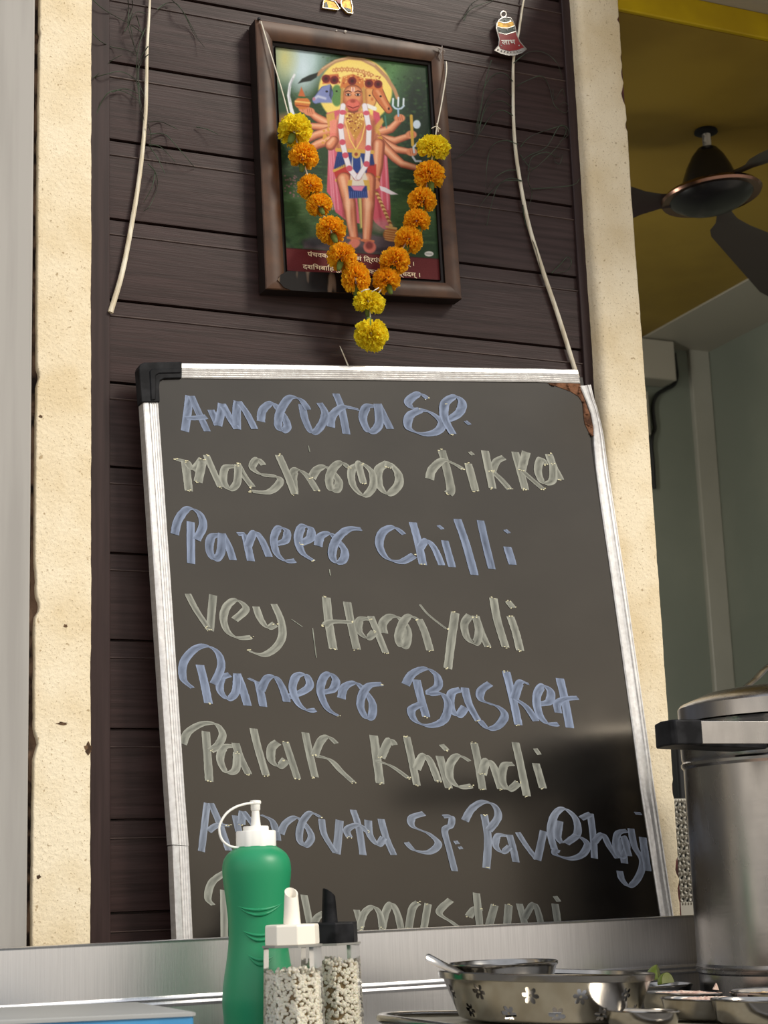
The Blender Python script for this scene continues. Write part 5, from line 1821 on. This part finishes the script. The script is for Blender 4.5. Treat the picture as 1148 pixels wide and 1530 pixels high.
# ================================================================== KITCHEN THINGS
# ceiling fan
fc = at_z(1055, 195, ZC)
fan = thing('ceiling_fan', (fc.x, fc.y, ZC), 'dark ceiling fan with a copper ring hanging from the yellow kitchen ceiling', 'fan')
fy = fc.y
zf = lambda py: at(1058, py, fy).z
m = MB()
m.lathe([(.001, ZC), (.018, ZC), (.019, ZC - .004), (.008, ZC - .007)], (fc.x, fy, 0), 24, True, True)
m.build('ceiling_hook_plate', M['black'], fan)
m = MB()
m.lathe([(.0068, ZC - .001), (.0068, zf(224))], (fc.x, fy, 0), 20, True, True)
m.build('down_rod', M['rod'], fan)
zr_ = zf(284)
m = MB()
m.lathe([(.008, zf(221)), (.016, zf(223)), (.026, zf(234)), (.036, zf(251)), (.043, zf(268)), (.047, zf(283)), (.047, zr_ - .01)], (fc.x, fy, 0), 48, True, True)
m.build('motor_cover', M['fanbody'], fan, smooth=40)
tl = Matrix.Rotation(math.radians(-5.5), 3, Vector((FWD.x, FWD.y, 0)).normalized())
cen_f = Vector((fc.x, fy, zr_ - .006))


def tlathe(m, prf, seg=64, c0=True, c1=True):
    rings = [[cen_f + tl @ Vector((r * math.cos(2 * math.pi * j / seg), r * math.sin(2 * math.pi * j / seg), z)) for j in range(seg)] for r, z in prf]
    m.loft(rings, True, c0, c1)


m = MB()
tlathe(m, [(.047, .008), (.062, .008), (.076, .003), (.0815, -.003), (.079, -.007), (.066, -.006), (.060, 0)], 64, False, False)
m.build('copper_ring', M['copper'], fan, smooth=40)
m = MB()
tlathe(m, [(.068, -.005), (.060, -.014), (.045, -.022), (.024, -.027), (.001, -.0285)])
m.build('motor_bowl', M['fanbody'], fan, smooth=50)
for k, ang in enumerate((math.radians(157), math.radians(37), math.radians(-83))):
    m = MB()
    d = Vector((math.cos(ang), math.sin(ang), 0))
    s_ = Vector((-d.y, d.x, 0))
    base = cen_f + Vector((0, 0, (-.016, -.018, .006)[k]))
    rings = []
    for t in [i / 14 for i in range(15)]:
        L = .050 + .42 * t
        w = (.018 + .040 * min(1, max(0, (t - .10) * 7)))
        if t > .93: w *= .8
        tw = math.radians(13)
        cvec = base + d * L + Vector((0, 0, .010 - .03 * t))
        u = s_ * math.cos(tw) + Vector((0, 0, 1)) * math.sin(tw)
        nn = Vector((0, 0, 1)) * math.cos(tw) - s_ * math.sin(tw)
        rings.append([cvec + u * w * a + nn * b for a, b in ((-1, -.004), (-.5, .001), (.5, .003), (1, -.001), (.5, .0015), (-.5, -.0005))])
    m.loft(rings)
    m.build('fan_blade', M['blade'], fan, smooth=60)

# boxed-in duct and black cable on the back wall
m = MB()
a = at(960, 523, YB - .06)
b = at(1009, 527, YB - .06)
m.box(a.x - .25, b.x, YB - .06, YB - .001, at(985, 566, YB - .06).z, ZC - .006)
tag(m.build('trim_10', M['offwhite'], bevel=.003), 'off white boxed duct under the kitchen ceiling', kind='structure')
m = MB()
a = at(955, 590, YB - .03)
b = at(974, 650, YB - .03)
m.box(a.x - .1, b.x, YB - .03, YB - .001, at(974, 650, YB - .03).z, at(974, 585, YB - .03).z)
tag(m.build('junction_box', M['offwhite'], bevel=.003, at_=(b.x, YB, b.z)), 'small off white wall box half hidden behind the right pillar', 'box')
m = MB()
cp = [(1008, 528), (1010, 545), (1012, 562), (1007, 575), (994, 582), (982, 590), (976, 605), (977, 625), (979, 640), (975, 652), (974, 670), (976, 690), (978, 730)]
m.tube(spline([at(x, y, YB - .010 if x < 990 else YB - .008) for x, y in cp], 5), .0045, 8)
tag(m.build('power_cable', M['cable'], smooth=60, at_=at(976, 650, YB)), 'black cable clipped to the kitchen back wall behind the right pillar', 'cable')

# wire mesh rack and dark cabinet seen between the right pillar and the pot
RY = .12
m = MB()
x0, x1 = at(1000, 1250, RY).x, at(1062, 1250, RY).x
z0, z1 = at(1030, 1350, RY).z, at(1030, 1196, RY).z
for i in range(11):
    x = x0 + (x1 - x0) * i / 10
    m.tube([(x + .0015 * math.sin(k * 1.57 + i), RY + .0012 * math.cos(k * 3.14 + i * 3.14), z0 + (z1 - z0) * k / 40) for k in range(41)], .0021, 5)
for i in range(15):
    z = z0 + (z1 - z0) * i / 14
    m.tube([(x0 + (x1 - x0) * k / 30, RY + .0012 * math.cos(k * 3.14 + i * 3.14 + 3.14), z) for k in range(31)], .0026, 5)
m.tube([(x0, RY, z1), (x1, RY, z1)], .003, 6)
m.box(x0, x1, RY - .002, RY + .002, z0 - .9 if z0 - .9 > 0 else .001, z0 + .002)
tag(m.build('wire_mesh_panel', M['mesh'], smooth=60, at_=(x0, RY, z0)), 'grey woven wire mesh panel glimpsed between the right pillar and the pot', 'mesh panel')
m = MB()
x0 = at(1020, 1150, .2).x
m.box(x0 - .02, x0 + .35, .18, .5, 0.0, at(1024, 1115, .18).z)
tag(m.build('dark_cabinet', M['black'], bevel=.004, at_=(x0, .3, 0)), 'black cabinet in the kitchen mostly hidden behind the pot', 'cabinet')
